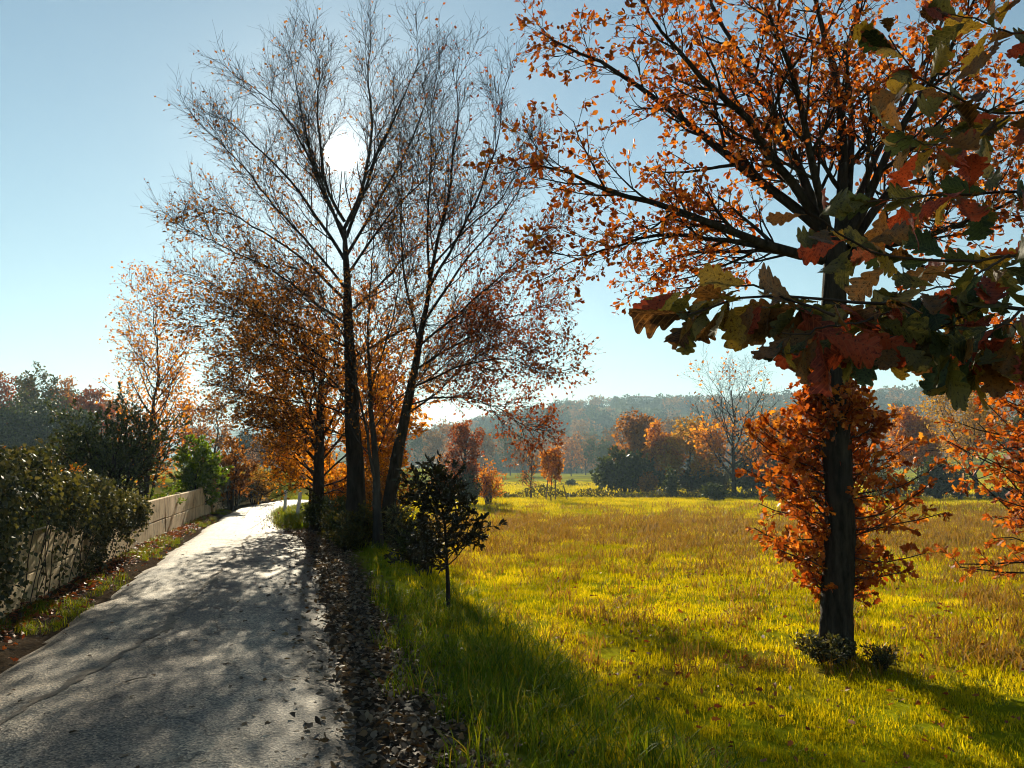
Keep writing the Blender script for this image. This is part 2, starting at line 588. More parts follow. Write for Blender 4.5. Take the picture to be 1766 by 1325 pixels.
# leaf templates: x across, y along, z out of the blade (length 1)
TPL = {
    'card': (np.array([[0, 0, 0], [-.34, .5, .10], [.34, .5, .10], [0, 1, -.05]]), np.array([[0, 3, 1], [0, 2, 3]])),
    'lens': (np.array([[0, 0, 0], [-.2, .35, .06], [.2, .35, .06], [-.17, .7, .04], [.17, .7, .04], [0, 1, -.08]]),
             np.array([[0, 3, 1], [0, 5, 3], [0, 2, 4], [0, 4, 5]])),
    'oak': (np.array([[0, 0, 0], [-.12, .2, .03], [-.10, .3, .03], [-.32, .52, .09], [-.16, .6, .05], [-.24, .85, .05], [0, 1, -.08],
                      [.24, .85, .05], [.16, .6, .05], [.32, .52, .09], [.10, .3, .03], [.12, .2, .03], [0, .55, 0]]),
            np.array([[0, 12, 1], [1, 12, 2], [2, 12, 3], [3, 12, 4], [4, 12, 5], [5, 12, 6], [6, 12, 7], [7, 12, 8], [8, 12, 9], [9, 12, 10], [10, 12, 11], [11, 12, 0]])),
    'oak6': (np.array([[0, 0, 0], [-.13, .28, .03], [-.30, .55, .08], [-.20, .85, .04], [0, 1, -.06], [.20, .85, .04], [.30, .55, .08], [.13, .28, .03]]),
             np.array([[0, 4, 1], [1, 4, 2], [2, 4, 3], [0, 7, 4], [7, 6, 4], [6, 5, 4]])),
    'ivy': (np.array([[0, 0, 0], [-.42, .18, .05], [-.30, .55, .05], [0, 1, -.10], [.30, .55, .05], [.42, .18, .05]]),
            np.array([[0, 2, 1], [0, 3, 2], [0, 4, 3], [0, 5, 4]])),
}


def leaves(rng, pos, axis, size, tpl, nrm=None, njit=0.8):
    T, Fc = TPL[tpl]
    C = len(pos)
    axis = norm(axis)
    nv = rng.normal(0, 1, (C, 3))
    if nrm is not None:
        nv = nrm + njit * nv
    nv = norm(nv - (nv * axis).sum(-1, keepdims=True) * axis)
    side = np.cross(axis, nv)
    s = (size * rng.uniform(0.5, 1.4, C))[:, None, None]
    V = pos[:, None] + s * (T[None, :, 0:1] * side[:, None] + T[None, :, 1:2] * axis[:, None] + T[None, :, 2:3] * nv[:, None] * rng.uniform(-1, 2.2, C)[:, None, None])
    Fa = (np.arange(C)[:, None, None] * len(T) + Fc[None]).reshape(-1, 3)
    return V.reshape(-1, 3), Fa


def leaf_spots(rng, P, n, t0=0.2, t1=1.0, droop=0.3, spread=0.9):
    N, K = P.shape[:2]
    idx = np.repeat(np.arange(N), n) if np.isscalar(n) else np.repeat(np.arange(N), n)
    C = len(idx)
    t = t0 + (t1 - t0) * rng.random(C) ** 0.7
    f = np.clip(t * (K - 1), 0, K - 1.001)
    i = f.astype(int)
    a = (f - i)[:, None]
    pos = P[idx, i] * (1 - a) + P[idx, i + 1] * a
    ax = norm(P[idx, i + 1] - P[idx, i]) + rng.normal(0, spread, (C, 3)) - UP * droop
    return pos, norm(ax)


# ------------------------------------------------------------------ the lie of the land
def bend(y):
    return 0.012 * np.maximum(np.asarray(y, float) - 27, 0) ** 1.7


def xr(y):
    return xr0(y) - 0.8 * sstep(14, 25, y)


def xr0(y):
    y = np.asarray(y, float)
    return 0.53 - 0.276 * np.minimum(y, 48) + np.minimum(bend(np.minimum(y, 48)), 9) + 0.3 * np.maximum(y - 48, 0)


def xl(y):
    return xr0(y) - 2.80 + 0.004 * np.minimum(np.asarray(y, float), 48)


def zroad(y):
    y = np.asarray(y, float)
    return -0.010 * np.maximum(y - 16, 0) - 0.012 * np.maximum(y - 32, 0)


def waves(x, y):
    return (np.sin(x * 0.9 + 1.3 * np.sin(y * 0.31)) * np.sin(y * 0.7 + 0.8 * np.sin(x * 0.43)) * 0.5 + np.sin(x * 2.3 + y * 1.1) * np.sin(y * 1.9 - x * 0.7) * 0.25)


def hgt(x, y):
    x, y = np.asarray(x, float), np.asarray(y, float)
    yy = np.clip(y, -30, 46)
    dR = x - xr(yy)
    dL = xl(yy) - x
    zr = np.maximum(zroad(yy), -0.6)
    field = -0.42 - 0.012 * np.maximum(np.clip(y, 0, 95) - 8, 0) + 0.06 * waves(x * 0.6, y * 0.6) + 0.045 * waves(x * 1.9 + 1, y * 1.6) * (1 - sstep(25, 45, y))
    rise = sstep(105, 260, y) * sstep(0.44, 0.62, x / np.maximum(y, 1)) * 9.0
    field = field + rise
    verge = zr + 0.03 * sstep(0, 0.5, dR) + 0.05 * sstep(0.5, 1.1, dR) + 0.02 * waves(x * 3, y * 3)
    right = verge * (1 - sstep(1.1, 2.6, dR)) + field * sstep(1.1, 2.6, dR)
    lv = zr + 0.04 * sstep(0, 0.4, dL) + 0.02 * waves(x * 3, y * 3)
    left = lv * (1 - sstep(0.95, 1.6, dL)) + (0.35 + 0.1 * waves(x, y)) * sstep(0.95, 1.6, dL)
    left = left * (1 - sstep(12, 40, dL)) + (-0.6) * sstep(12, 40, dL)
    road = zr - 0.035
    z = np.where(dR > 0, right, np.where(dL > 0, left, road))
    far = sstep(46, 70, y)
    z = z * (1 - far) + (np.where(dR > 0, field, np.where(dL > 0, left, field))) * far
    return z


def gpt(px, py):
    """ground point under a pixel, marched along the ray"""
    d = ray(px, py)
    lo = 1.0
    for k in range(4000):
        t = lo * 1.004
        p = np.array([0, 0, EYE]) + d * t
        if p[2] < float(hgt(p[0], p[1])):
            return p
        lo = t
    return np.array([0, 0, EYE]) + d * lo


def axis_coords(lo, hi, a, b, step, grow=1.13):
    c = list(np.arange(a, b + 1e-6, step))
    s = step
    while c[-1] < hi:
        s *= grow
        c.append(min(c[-1] + s, hi))
    s = step
    while c[0] > lo:
        s *= grow
        c.insert(0, max(c[0] - s, lo))
    return np.array(c)


gx = axis_coords(-3200, 3200, -14, 12, 0.22)
gy = axis_coords(-200, 3600, -3, 34, 0.22)
X, Yg = np.meshgrid(gx, gy, indexing='xy')
Z = hgt(X, Yg)
nx, ny = len(gx), len(gy)
ii, jj = np.meshgrid(np.arange(nx - 1), np.arange(ny - 1), indexing='xy')
b0 = jj * nx + ii
ground = mk('ground', np.stack([X, Yg, Z], -1).reshape(-1, 3), [np.stack([b0, b0 + 1, b0 + nx + 1, b0 + nx], -1).reshape(-1, 4)], M['ground'], smooth=True)
ground['kind'] = 'structure'
ground['label'] = 'grassy field and verges spreading to the hills'
yy = np.clip(Yg, -30, 46)
dR, dL = X - xr(yy), xl(yy) - X
vg = (1 - sstep(0.45, 0.9, dR)) * (1 - sstep(1.6, 2.6, dL)) * (1 - sstep(44, 50, Yg))
vg = np.maximum(vg, 0.65 * sstep(0, 1, dL) * (1 - sstep(44, 60, Yg)))
att = ground.data.attributes.new('verge', 'FLOAT', 'POINT')
att.data.foreach_set('value', vg.astype(np.float32).ravel())

# the lane: ragged edges, slight crown
ry = np.concatenate([np.arange(-8, 46, 0.2)])
rngr = np.random.default_rng(5)
nc = 13
s = np.linspace(0, 1, nc)
rag = lambda k: np.convolve(rngr.normal(0, 0.10, len(ry) + 8), np.ones(5) / 5, 'same')[4:-4]
eR, eL = xr(ry) + rag(0), xl(ry) + rag(1)
RX = eL[:, None] * (1 - s) + eR[:, None] * s
RZ = zroad(ry)[:, None] + 0.035 * (1 - (2 * s - 1) ** 2)[None] + 0.006 + 0.012 * waves(RX * 2, ry[:, None] * 2)
RZ[:, 0] -= 0.05
RZ[:, -1] -= 0.05
RY = np.broadcast_to(ry[:, None], RX.shape)
k, j = np.meshgrid(np.arange(len(ry) - 1), np.arange(nc - 1), indexing='ij')
b0 = k * nc + j
road = mk('road', np.stack([RX, RY, RZ], -1).reshape(-1, 3), [np.stack([b0, b0 + 1, b0 + nc + 1, b0 + nc], -1).reshape(-1, 4)], M['road'], smooth=True)
ac = road.data.attributes.new('across', 'FLOAT', 'POINT')
ac.data.foreach_set('value', np.broadcast_to(s, RX.shape).astype(np.float32).ravel())
road['kind'] = 'structure'
road['label'] = 'narrow worn asphalt lane dappled with shade'


def road_z(x, y):
    sx = np.clip((x - xl(y)) / 2.72, 0, 1)
    return zroad(y) + 0.035 * (1 - (2 * sx - 1) ** 2) + 0.006 + 0.012 * waves(x * 2, y * 2)


# a broken sandy seam in the asphalt
def seam(pts, w, seed, label):
    rg = np.random.default_rng(seed)
    p = resample(pts, 70, rg, 0.02)
    p[:, :2] += np.convolve(rg.normal(0, 0.03, 70), np.ones(3) / 3, 'same')[:, None]
    t = norm(np.gradient(p[:, :2], axis=0))
    nrm_ = np.stack([-t[:, 1], t[:, 0]], -1)
    ww = w * np.abs(np.convolve(rg.normal(0, 1, 74), np.ones(5) / 3, 'valid')) + 0.012
    ww[0] = ww[-1] = 0.004
    A, B = p[:, :2] + nrm_ * ww[:, None], p[:, :2] - nrm_ * ww[:, None] * 0.7
    V = []
    for q in (A, B):
        V.append(np.stack([q[:, 0], q[:, 1], road_z(q[:, 0], q[:, 1]) + 0.007], -1))
    n_ = len(p)
    i = np.arange(n_ - 1)
    o = mk('road_seam', np.concatenate(V), [np.stack([i, i + 1, i + 1 + n_, i + n_], -1)], M['sandy'])
    o.parent = road


seam([gpt(-60, 1300), gpt(60, 1235), gpt(180, 1165), gpt(280, 1100), gpt(330, 1040)], 0.035, 3, '')
seam([gpt(330, 1040), gpt(390, 985), gpt(430, 930)], 0.02, 4, '')

# ------------------------------------------------------------------ far hills
PXR = np.array([-900, 200, 380, 430, 500, 620, 720, 790, 850, 930, 1000, 1100, 1200, 1300, 1400, 1500, 1600, 1700, 1766, 2300, 3200])
PYR = np.array([790, 790, 790, 790, 788, 778, 762, 742, 728, 712, 703, 703, 706, 702, 700, 697, 692, 688, 686, 690, 720])


def hill_z(az, r):
    px = CX + F * np.tan(az)
    top = (HOR - np.interp(px, PXR, PYR)) / F * 620.0 + EYE
    q = sstep(250, 620, r)
    q = 0.55 * q + 0.45 * np.clip((r - 250) / 370.0, 0, 1)
    x, y = r * np.sin(az), r * np.cos(az)
    return -2.6 + (top + 2.6) * q + 1.6 * q * (np.sin(x * 0.021 + 2) * np.cos(y * 0.017) + 0.6 * np.sin(x * 0.06 + y * 0.045)) - 14 * sstep(620, 1000, r)


def polar_sheet(name, azs, rs, fn, mat, label):
    A, Rr = np.meshgrid(azs, rs, indexing='xy')
    V = np.stack([Rr * np.sin(A), Rr * np.cos(A), fn(A, Rr)], -1).reshape(-1, 3)
    n_ = len(azs)
    i, j = np.meshgrid(np.arange(n_ - 1), np.arange(len(rs) - 1), indexing='xy')
    b = j * n_ + i
    o = mk(name, V, [np.stack([b, b + 1, b + n_ + 1, b + n_], -1).reshape(-1, 4)], mat, smooth=True)
    o['kind'] = 'structure'
    o['label'] = label
    return o


azs = np.radians(np.linspace(-52, 58, 220))
polar_sheet('hill', azs, np.linspace(240, 1000, 70), hill_z, M['hill'], 'wooded hillside with scattered fields across the valley')
PX2 = np.array([-900, 100, 330, 380, 430, 480, 560, 700, 1200, 3200])
PY2 = np.array([770, 752, 742, 738, 742, 736, 745, 765, 790, 790])
far_z = lambda a, r: -3 + ((HOR - np.interp(CX + F * np.tan(a), PX2, PY2)) / F * 1500 + 4) * sstep(1050, 1500, r) + 4 * np.sin(a * 60) * sstep(1100, 1500, r)
polar_sheet('hill', azs, np.linspace(1050, 2000, 24), far_z, M['hill'], 'pale far ridge beyond the end of the lane')


# ------------------------------------------------------------------ generic trees
def build_tree(name, label, cat, base, bag_parts, group=None):
    t = thing(name, label, cat, base, group)
    for nm, bag, mat, sm, kind in bag_parts:
        o = bag.build(nm, mat, t, sm)
        if o is not None and kind:
            o['kind'] = kind
    return t


def limbs_from(rng, trunk, tr, n, t0, L, ang, up, K=7, taper=0.5):
    return kids(rng, trunk[None], tr[None], n, t0, 0.98, L, ang, up, 0.07, K, 0.55, taper, 0.3)


def mid_tree(name, label, cat, px, pyt, pyb, Y, wpx, mat, seed, nleaf=3500, lsize=0.17, bare=0.0, bark='bark', group=None, lean=0.0, tpl='card', stem=0.12, dens=(14, 7, 5), up=0.6, low=0.22):
    """a tree some way off: trunk with limbs, twigs, and a crown of small leaves"""
    rng = np.random.default_rng(seed)
    x, y = at(px, pyb, Y)[:2]
    zb = float(hgt(x, y))
    zt = at(px, pyt, Y)[2]
    Hh = max(zt - zb, 0.6)
    Wd = wpx / F * Y
    base = np.array([x, y, zb - 0.05])
    tp = [base, base + [lean * 0.4, 0, Hh * 0.35], base + [lean * 0.8 + 0.02 * Hh, 0.05 * Hh, Hh * 0.65], base + [lean, 0, Hh * 0.94]]
    trunk = resample(tp, 12, rng, Hh * 0.012)
    tr = np.linspace(1, 0.14, 12) * stem * Hh / 6
    P1, R1 = limbs_from(rng, trunk, tr, dens[0], low, Wd * 0.62, 0.85, up, 7, 0.45)
    P2, R2 = kids(rng, P1, R1, dens[1], 0.2, 1.0, Wd * 0.24, 0.75, 0.35, 0.12, 5, 0.6, 0.4)
    wood = Bag().tube(trunk[None], tr[None], 8)
    br = Bag().tube(P1, R1, 5).tube(P2, np.maximum(R2, 0.006), 3)
    P3, R3 = kids(rng, P2, R2, dens[2], 0.2, 1.0, Wd * 0.11, 0.7, 0.2, 0.15, 4, 0.6, 0.3, rmin=0.004)
    br.tube(P3, np.maximum(R3, 0.0045 * Y / 40), 3)
    cr = Bag()
    if nleaf:
        n_ = max(1, int(round(nleaf / len(P3))))
        pos, ax = leaf_spots(rng, P3, n_, 0.1, 1.0, 0.4, 1.0)
        pos = pos + rng.normal(0, Wd * 0.025, pos.shape)
        zrel = (pos[:, 2] - zb) / Hh
        keep = (rng.random(len(pos)) > bare * sstep(0.45, 0.75, zrel)) & (pos[:, 2] > hgt(pos[:, 0], pos[:, 1]) + 0.03)
        cr.add(*((lambda a: (a[0], None, a[1]))(leaves(rng, pos[keep], ax[keep], lsize, tpl))))
    return build_tree(name, label, cat, base, [('trunk', wood, M[bark], True, None), ('branches', br, M[bark], True, 'stuff'), ('crown', cr, M[mat] if isinstance(mat, str) else mat, False, 'stuff')], group)


def shrub(name, label, px, pyt, pyb, Y, wpx, mat, seed, nleaf, lsize, stems=9, tpl='lens', depth=None, bark='bark', spread=0.5, zb=None, group=None, cat='shrub', droop=0.0, drop=0.30):
    """many-stemmed bush, leaves thick on the outside"""
    rng = np.random.default_rng(seed)
    x, y = at(px, pyb, Y)[:2]
    zb = float(hgt(x, y)) if zb is None else zb
    zt = at(px, pyt, Y)[2]
    Hh = zt - zb
    Wd = wpx / F * Y
    Dp = depth or Wd
    base = np.array([x, y, zb - 0.04])
    a = np.arange(stems) * GA + rng.random(stems)
    q = np.sqrt((np.arange(stems) + 0.5) / stems)
    tip = base + np.stack([np.cos(a) * q * Wd * 0.42, np.sin(a) * q * Dp * 0.42, Hh * (0.93 - drop * q ** 2) * rng.uniform(0.85, 1.0, stems)], -1)
    P = np.stack([resample([base + [0.08 * Wd * math.cos(a[i]) * q[i], 0.08 * Dp * math.sin(a[i]) * q[i], 0], (base + tip[i]) / 2 + [0, 0, Hh * 0.08], tip[i]], 8, rng, Hh * 0.02) for i in range(stems)])
    R = np.linspace(1, 0.25, 8)[None] * np.full((stems, 1), 0.018 * max(Hh, 0.5) ** 0.7)
    P2, R2 = kids(rng, P, R, 9, 0.18, 1.0, min(Wd, Hh) * 0.33, 0.85, 0.35, 0.12, 5, 0.6, 0.35)
    P3, R3 = kids(rng, P2, R2, 6, 0.15, 1.0, min(Wd, Hh) * 0.14, 0.8, 0.2, 0.15, 4, 0.6, 0.3, rmin=0.002)
    br = Bag().tube(P, R, 5).tube(P2, R2, 4).tube(P3, R3, 3)
    n_ = max(1, int(round(nleaf / len(P3))))
    pos, ax = leaf_spots(rng, P3, n_, 0.05, 1.0, droop, spread)
    ok = pos[:, 2] > hgt(pos[:, 0], pos[:, 1]) + 0.02
    V, T = leaves(rng, pos[ok], ax[ok], lsize, tpl)
    cr = Bag().add(V, None, T)
    return build_tree(name, label, cat, base, [('stems', br, M[bark], True, None), ('foliage', cr, M[mat], False, 'stuff')], group)


# ------------------------------------------------------------------ the tall bare trees beside the lane
def pxline(pts, Y, dy, K, rng, wob):
    n_ = len(pts)
    return resample([at(p[0], p[1], Y + dy * (i / (n_ - 1)) ** 1.2) for i, p in enumerate(pts)], K, rng, wob)


def hero_tree(name, label, cat, trunk_px, Y, tr, limb_defs, spec, seed, leaf=None, bark='bark', trunk_end=0.2, flare=1.5, extra=None, thin=0.62):
    """trunk and limbs follow the tree's own lines; branches and twigs grow from them"""
    rng = np.random.default_rng(seed)
    trunk = pxline(trunk_px, Y, 0, 22, rng, 0.015)
    zb = float(hgt(trunk[0, 0], trunk[0, 1]))
    trunk[0, 2] = zb - 0.12
    tR = np.interp(np.linspace(0, 1, 22), [0, 0.05, 0.12, 1], [flare, 1.12, 1.0, trunk_end]) * tr
    t = thing(name, label, cat, (trunk[0, 0], trunk[0, 1], zb))
    Pt = resample(trunk, 60)
    Rt = np.interp(np.linspace(0, 1, 60), np.linspace(0, 1, 22), tR)
    Vt, Qt = tubes(Pt[None], Rt[None], 30)
    Vt = Vt.reshape(60, 30, 3)
    th_ = np.arange(30) * 2 * math.pi / 30
    zz_ = Pt[:, 2:3]
    rid = 0.06 * np.sin(11 * th_[None] + 2.5 * np.sin(2.3 * zz_ + 1)) + 0.03 * np.sin(17 * th_[None] + 3 * np.sin(4.1 * zz_)) + rng.normal(0, 0.028, (60, 30))
    rid += 0.22 * np.exp(-(zz_ - zb) / 0.16) * np.maximum(np.sin(4 * th_[None] + 0.7), -0.2)
    Vt = Pt[:, None] + (Vt - Pt[:, None]) * (1 + rid)[..., None]
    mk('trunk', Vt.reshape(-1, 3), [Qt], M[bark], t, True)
    allP = []
    for pts, dy, r0 in limb_defs:
        P = pxline(pts, Y, dy, 16, rng, 0.03)
        R = (np.linspace(1, 0.0, 16) ** 0.9 * 0.86 + 0.14) * r0 * thin
        b = Bag().tube(P[None], R[None], 8)
        PP, RR = P[None], R[None]
        lv = [(PP, RR)]
        for k, s_ in enumerate(spec):
            PP, RR = kids(rng, lv[-1][0], lv[-1][1], **s_)
            if Y > 14 and k >= 1:
                vv = norm(PP - np.array([0, 0, EYE]))
                open_ = ((vv @ sd) > math.cos(math.radians(0.8))).any(1)  # twigs round the sun left out: its glare put into the crown's shape
                PP, RR = PP[~open_], RR[~open_]
            lv.append((PP, RR))
            b.tube(PP, RR, (5, 4, 3, 3)[k])
        b.build('limb', M[bark], t, True)
        allP.append(lv)
    if extra:
        extra(rng, trunk, tR, t)
    return t, allP, rng


def crown_leaves(rng, t, levels, mat, n, size, tpl='card', keep=None, droop=0.5, name='crown', spread=0.9, t0=0.15):
    bag = Bag()
    for lv in levels:
        for li, cnt in n.items():
            P = lv[li][0]
            c = rng.poisson(cnt, len(P))
            pos, ax = leaf_spots(rng, P, c, t0, 1.0, droop, spread)
            if keep is not None:
                m = keep(pos, rng)
                pos, ax = pos[m], ax[m]
            V, T = leaves(rng, pos, ax, size, tpl)
            bag.add(V, None, T)
    o = bag.build(name, mat, t)
    if o is not None:
        o['kind'] = 'stuff'
    return o


SPEC_BARE = [dict(n=16, t0=0.10, t1=1.0, L=1.35, ang=0.5, up=0.7, wob=0.06, K=7, rr=0.5, taper=0.5, rmin=0.007),
             dict(n=8, t0=0.15, t1=1.0, L=0.72, ang=0.6, up=0.4, wob=0.11, K=5, rr=0.55, taper=0.4, rmin=0.0042),
             dict(n=8, t0=0.1, t1=1.0, L=0.38, ang=0.65, up=0.2, wob=0.14, K=3, rr=0.6, taper=0.3, rmin=0.0024)]
YA = 15.8
fan = [([(596, 420), (560, 330), (520, 240), (470, 150), (410, 105)], -1.6, 0.06),
       ([(594, 400), (552, 330), (520, 210), (505, 120), (490, 45)], 1.2, 0.05),
       ([(594, 380), (562, 325), (545, 235), (548, 140), (545, 60)], -0.8, 0.06),
       ([(595, 390), (630, 315), (645, 210), (643, 100), (640, 15)], 0.5, 0.07),
       ([(597, 410), (635, 300), (670, 200), (715, 110), (735, 60)], -1.0, 0.06),
       ([(598, 440), (650, 350), (700, 260), (740, 180), (745, 120)], 1.8, 0.055),
       ([(595, 450), (545, 370), (470, 270), (400, 200), (360, 165)], 0.8, 0.06),
       ([(597, 500), (530, 420), (450, 330), (390, 260), (360, 215)], -2.2, 0.05),
       ([(598, 520), (520, 450), (430, 390), (350, 350), (300, 375)], 1.0, 0.05),
       ([(600, 560), (520, 510), (430, 450), (340, 420), (305, 400)], -1.2, 0.045),
       ([(601, 600), (530, 570), (440, 540), (370, 500), (300, 470)], 2.0, 0.042),
       ([(602, 470), (640, 420), (690, 350), (740, 300), (770, 270)], -2.4, 0.045),
       ([(602, 540), (650, 500), (710, 440), (760, 400), (800, 350)], 2.2, 0.045),
       ([(603, 640), (540, 610), (470, 560), (400, 540), (350, 560)], -1.5, 0.04),
       ([(604, 680), (560, 660), (490, 620), (430, 610), (390, 630)], 0.6, 0.035),
       ([(603, 620), (660, 590), (720, 560), (780, 560), (830, 540)], 1.4, 0.038)]
fan = [([(600 + (p[0] - 600) * 0.92, p[1] if p[1] > 400 else 400 - (400 - p[1]) * 0.87) for p in l_], d_, r_) for l_, d_, r_ in fan]
fan += [([(607, 720), (560, 700), (500, 690), (430, 680), (390, 690)], 0.9, 0.03), ([(609, 760), (570, 740), (520, 735), (470, 740)], -0.9, 0.028), ([(606, 700), (560, 640), (500, 600), (420, 585)], -2.0, 0.035)]
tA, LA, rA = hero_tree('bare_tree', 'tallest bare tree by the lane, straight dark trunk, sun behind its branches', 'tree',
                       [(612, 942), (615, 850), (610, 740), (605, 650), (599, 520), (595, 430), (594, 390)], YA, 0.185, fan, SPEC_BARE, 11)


def keepA(pos, rng):
    h = (pos[:, 2] - 2.0) / 8.5
    return rng.random(len(pos)) < np.clip(1.35 - 1.75 * h, 0.10, 1)


crown_leaves(rA, tA, LA, M['brown_leaf'], {2: 2.8, 3: 1.3}, 0.062, 'card', keepA)

fanB = [([(722, 590), (700, 500), (690, 400), (690, 300), (700, 220)], 1.4, 0.04),
        ([(737, 510), (750, 430), (775, 330), (790, 220), (795, 100)], 0.3, 0.06),
        ([(738, 500), (780, 430), (830, 330), (860, 240), (868, 160)], -1.2, 0.05),
        ([(728, 560), (780, 480), (850, 400), (900, 320), (930, 250)], 1.6, 0.045),
        ([(720, 600), (790, 540), (860, 480), (910, 440), (955, 400)], -1.5, 0.042),
        ([(712, 640), (780, 600), (840, 560), (900, 540), (945, 530)], 0.9, 0.04),
        ([(708, 670), (770, 640), (830, 620), (890, 620), (935, 640)], -0.8, 0.036),
        ([(703, 700), (760, 680), (820, 690), (870, 710), (915, 745)], 0.7, 0.03),
        ([(740, 480), (735, 400), (745, 300), (740, 220), (750, 140)], -1.8, 0.04),
        ([(700, 715), (740, 690), (790, 640), (850, 590), (890, 580)], 2.0, 0.034),
        ([(745, 460), (800, 400), (860, 350), (900, 290), (905, 240)], 2.3, 0.036)]
tB, LB, rB = hero_tree('bare_tree', 'bare tree leaning towards the field, rusty leaves low on its right', 'tree',
                       [(672, 946), (668, 885), (677, 826), (703, 700), (723, 583), (738, 508), (745, 460)], 15.2, 0.13, fanB, [dict(SPEC_BARE[0], n=14, L=1.3)] + SPEC_BARE[1:], 12)


def keepB(pos, rng):
    h = (pos[:, 2] - 2.0) / 7.0
    return rng.random(len(pos)) < np.clip(1.5 - 2.0 * h, 0.07, 1)


crown_leaves(rB, tB, LB, M['red_leaf'], {2: 4.5, 3: 1.8}, 0.062, 'card', keepB)

fanC = [([(648, 835), (638, 790), (622, 700), (606, 600), (560, 520)], -0.8, 0.05),
        ([(640, 720), (636, 640), (633, 540), (640, 420), (655, 330)], 0.8, 0.045),
        ([(637, 680), (665, 600), (685, 520), (690, 440), (700, 380)], -1.0, 0.03),
        ([(637, 640), (600, 580), (560, 540), (500, 500), (450, 490)], 1.2, 0.03),
        ([(645, 740), (680, 690), (730, 650), (790, 640)], 0.9, 0.025)]
tC, LC, rC = hero_tree('bare_tree', 'thin forked young tree between the two tall trunks', 'tree',
                       [(652, 944), (650, 880), (648, 820), (645, 757), (637, 690), (636, 600)], 14.9, 0.085, fanC, SPEC_BARE, 13, bark='bark_grey')
crown_leaves(rC, tC, LC, M['brown_leaf'], {2: 2.5, 3: 0.8}, 0.06, 'card', keepA)

# golden oak behind them and its neighbours
SPEC_GOLD = [dict(n=10, t0=0.1, t1=1.0, L=1.3, ang=0.7, up=0.3, wob=0.08, K=6, rr=0.55, taper=0.45),
             dict(n=7, t0=0.15, t1=1.0, L=0.6, ang=0.7, up=0.1, wob=0.1, K=5, rr=0.6, taper=0.4, rmin=0.004),
             dict(n=4, t0=0.15, t1=1.0, L=0.28, ang=0.7, up=0.1, wob=0.12, K=3, rr=0.6, taper=0.3, rmin=0.003)]
limD = [([(549, 800), (500, 740), (450, 690), (410, 670)], 0.5, 0.05), ([(549, 780), (490, 690), (430, 620), (390, 600)], -0.8, 0.05),
        ([(550, 740), (510, 650), (460, 570), (430, 540)], 1.5, 0.05), ([(551, 720), (540, 630), (520, 560), (500, 520)], -1.2, 0.05),
        ([(552, 720), (580, 620), (590, 560), (600, 520)], 0.8, 0.05), ([(552, 760), (600, 680), (640, 620), (680, 580)], 1.5, 0.05),
        ([(550, 800), (600, 740), (650, 690), (700, 660)], -0.6, 0.04), ([(549, 820), (510, 790), (480, 770), (460, 760)], -1.2, 0.035),
        ([(549, 830), (590, 790), (640, 760), (690, 730)], 1.0, 0.035), ([(549, 835), (520, 815), (495, 810), (480, 815)], 0.6, 0.03),
        ([(550, 840), (590, 830), (630, 810), (670, 790)], 0.4, 0.03), ([(550, 770), (530, 700), (560, 650), (620, 640)], -1.6, 0.04),
        ([(549, 850), (515, 835), (490, 840), (470, 845)], -0.8, 0.03), ([(549, 830), (500, 770), (470, 720), (455, 700)], 2.2, 0.04),
        ([(549, 855), (575, 845), (600, 850), (625, 850)], 1.4, 0.03), ([(550, 800), (570, 750), (600, 700), (640, 660)], 2.4, 0.04), ([(549, 850), (530, 825), (505, 815), (490, 800)], 1.8, 0.03)]
tD, LD, rD = hero_tree('golden_oak', 'low golden oak filling the gap behind the bare trunks', 'tree',
                       [(548, 905), (549, 850), (550, 780), (552, 720), (555, 640), (560, 580)], 19.5, 0.15, limD, SPEC_GOLD, 21, thin=0.8)
crown_leaves(rD, tD, LD, M['gold_leaf'], {2: 6, 3: 3.6}, 0.085, 'card', lambda p, r: (p[:, 2] > 0.45) & (CX + F * p[:, 0] / p[:, 1] > np.interp(p[:, 2], [0.9, 1.3, 2.2, 3.0, 4.4], [525, 498, 470, 442, 380]) + r.normal(0, 26, len(p))))
mid_tree('golden_oak', 'amber tree where the lane bends, behind the white posts', 'tree', 535, 715, 868, 28, 85, 'gold_leaf', 31, 8000, 0.11, dens=(16, 8, 6), low=0.3)
mid_tree('golden_oak', 'rust tree further along the verge, low behind the forked trunk', 'tree', 650, 660, 880, 25, 150, 'oak_leaf', 32, 7000, 0.10, dens=(14, 8, 6), low=0.25)

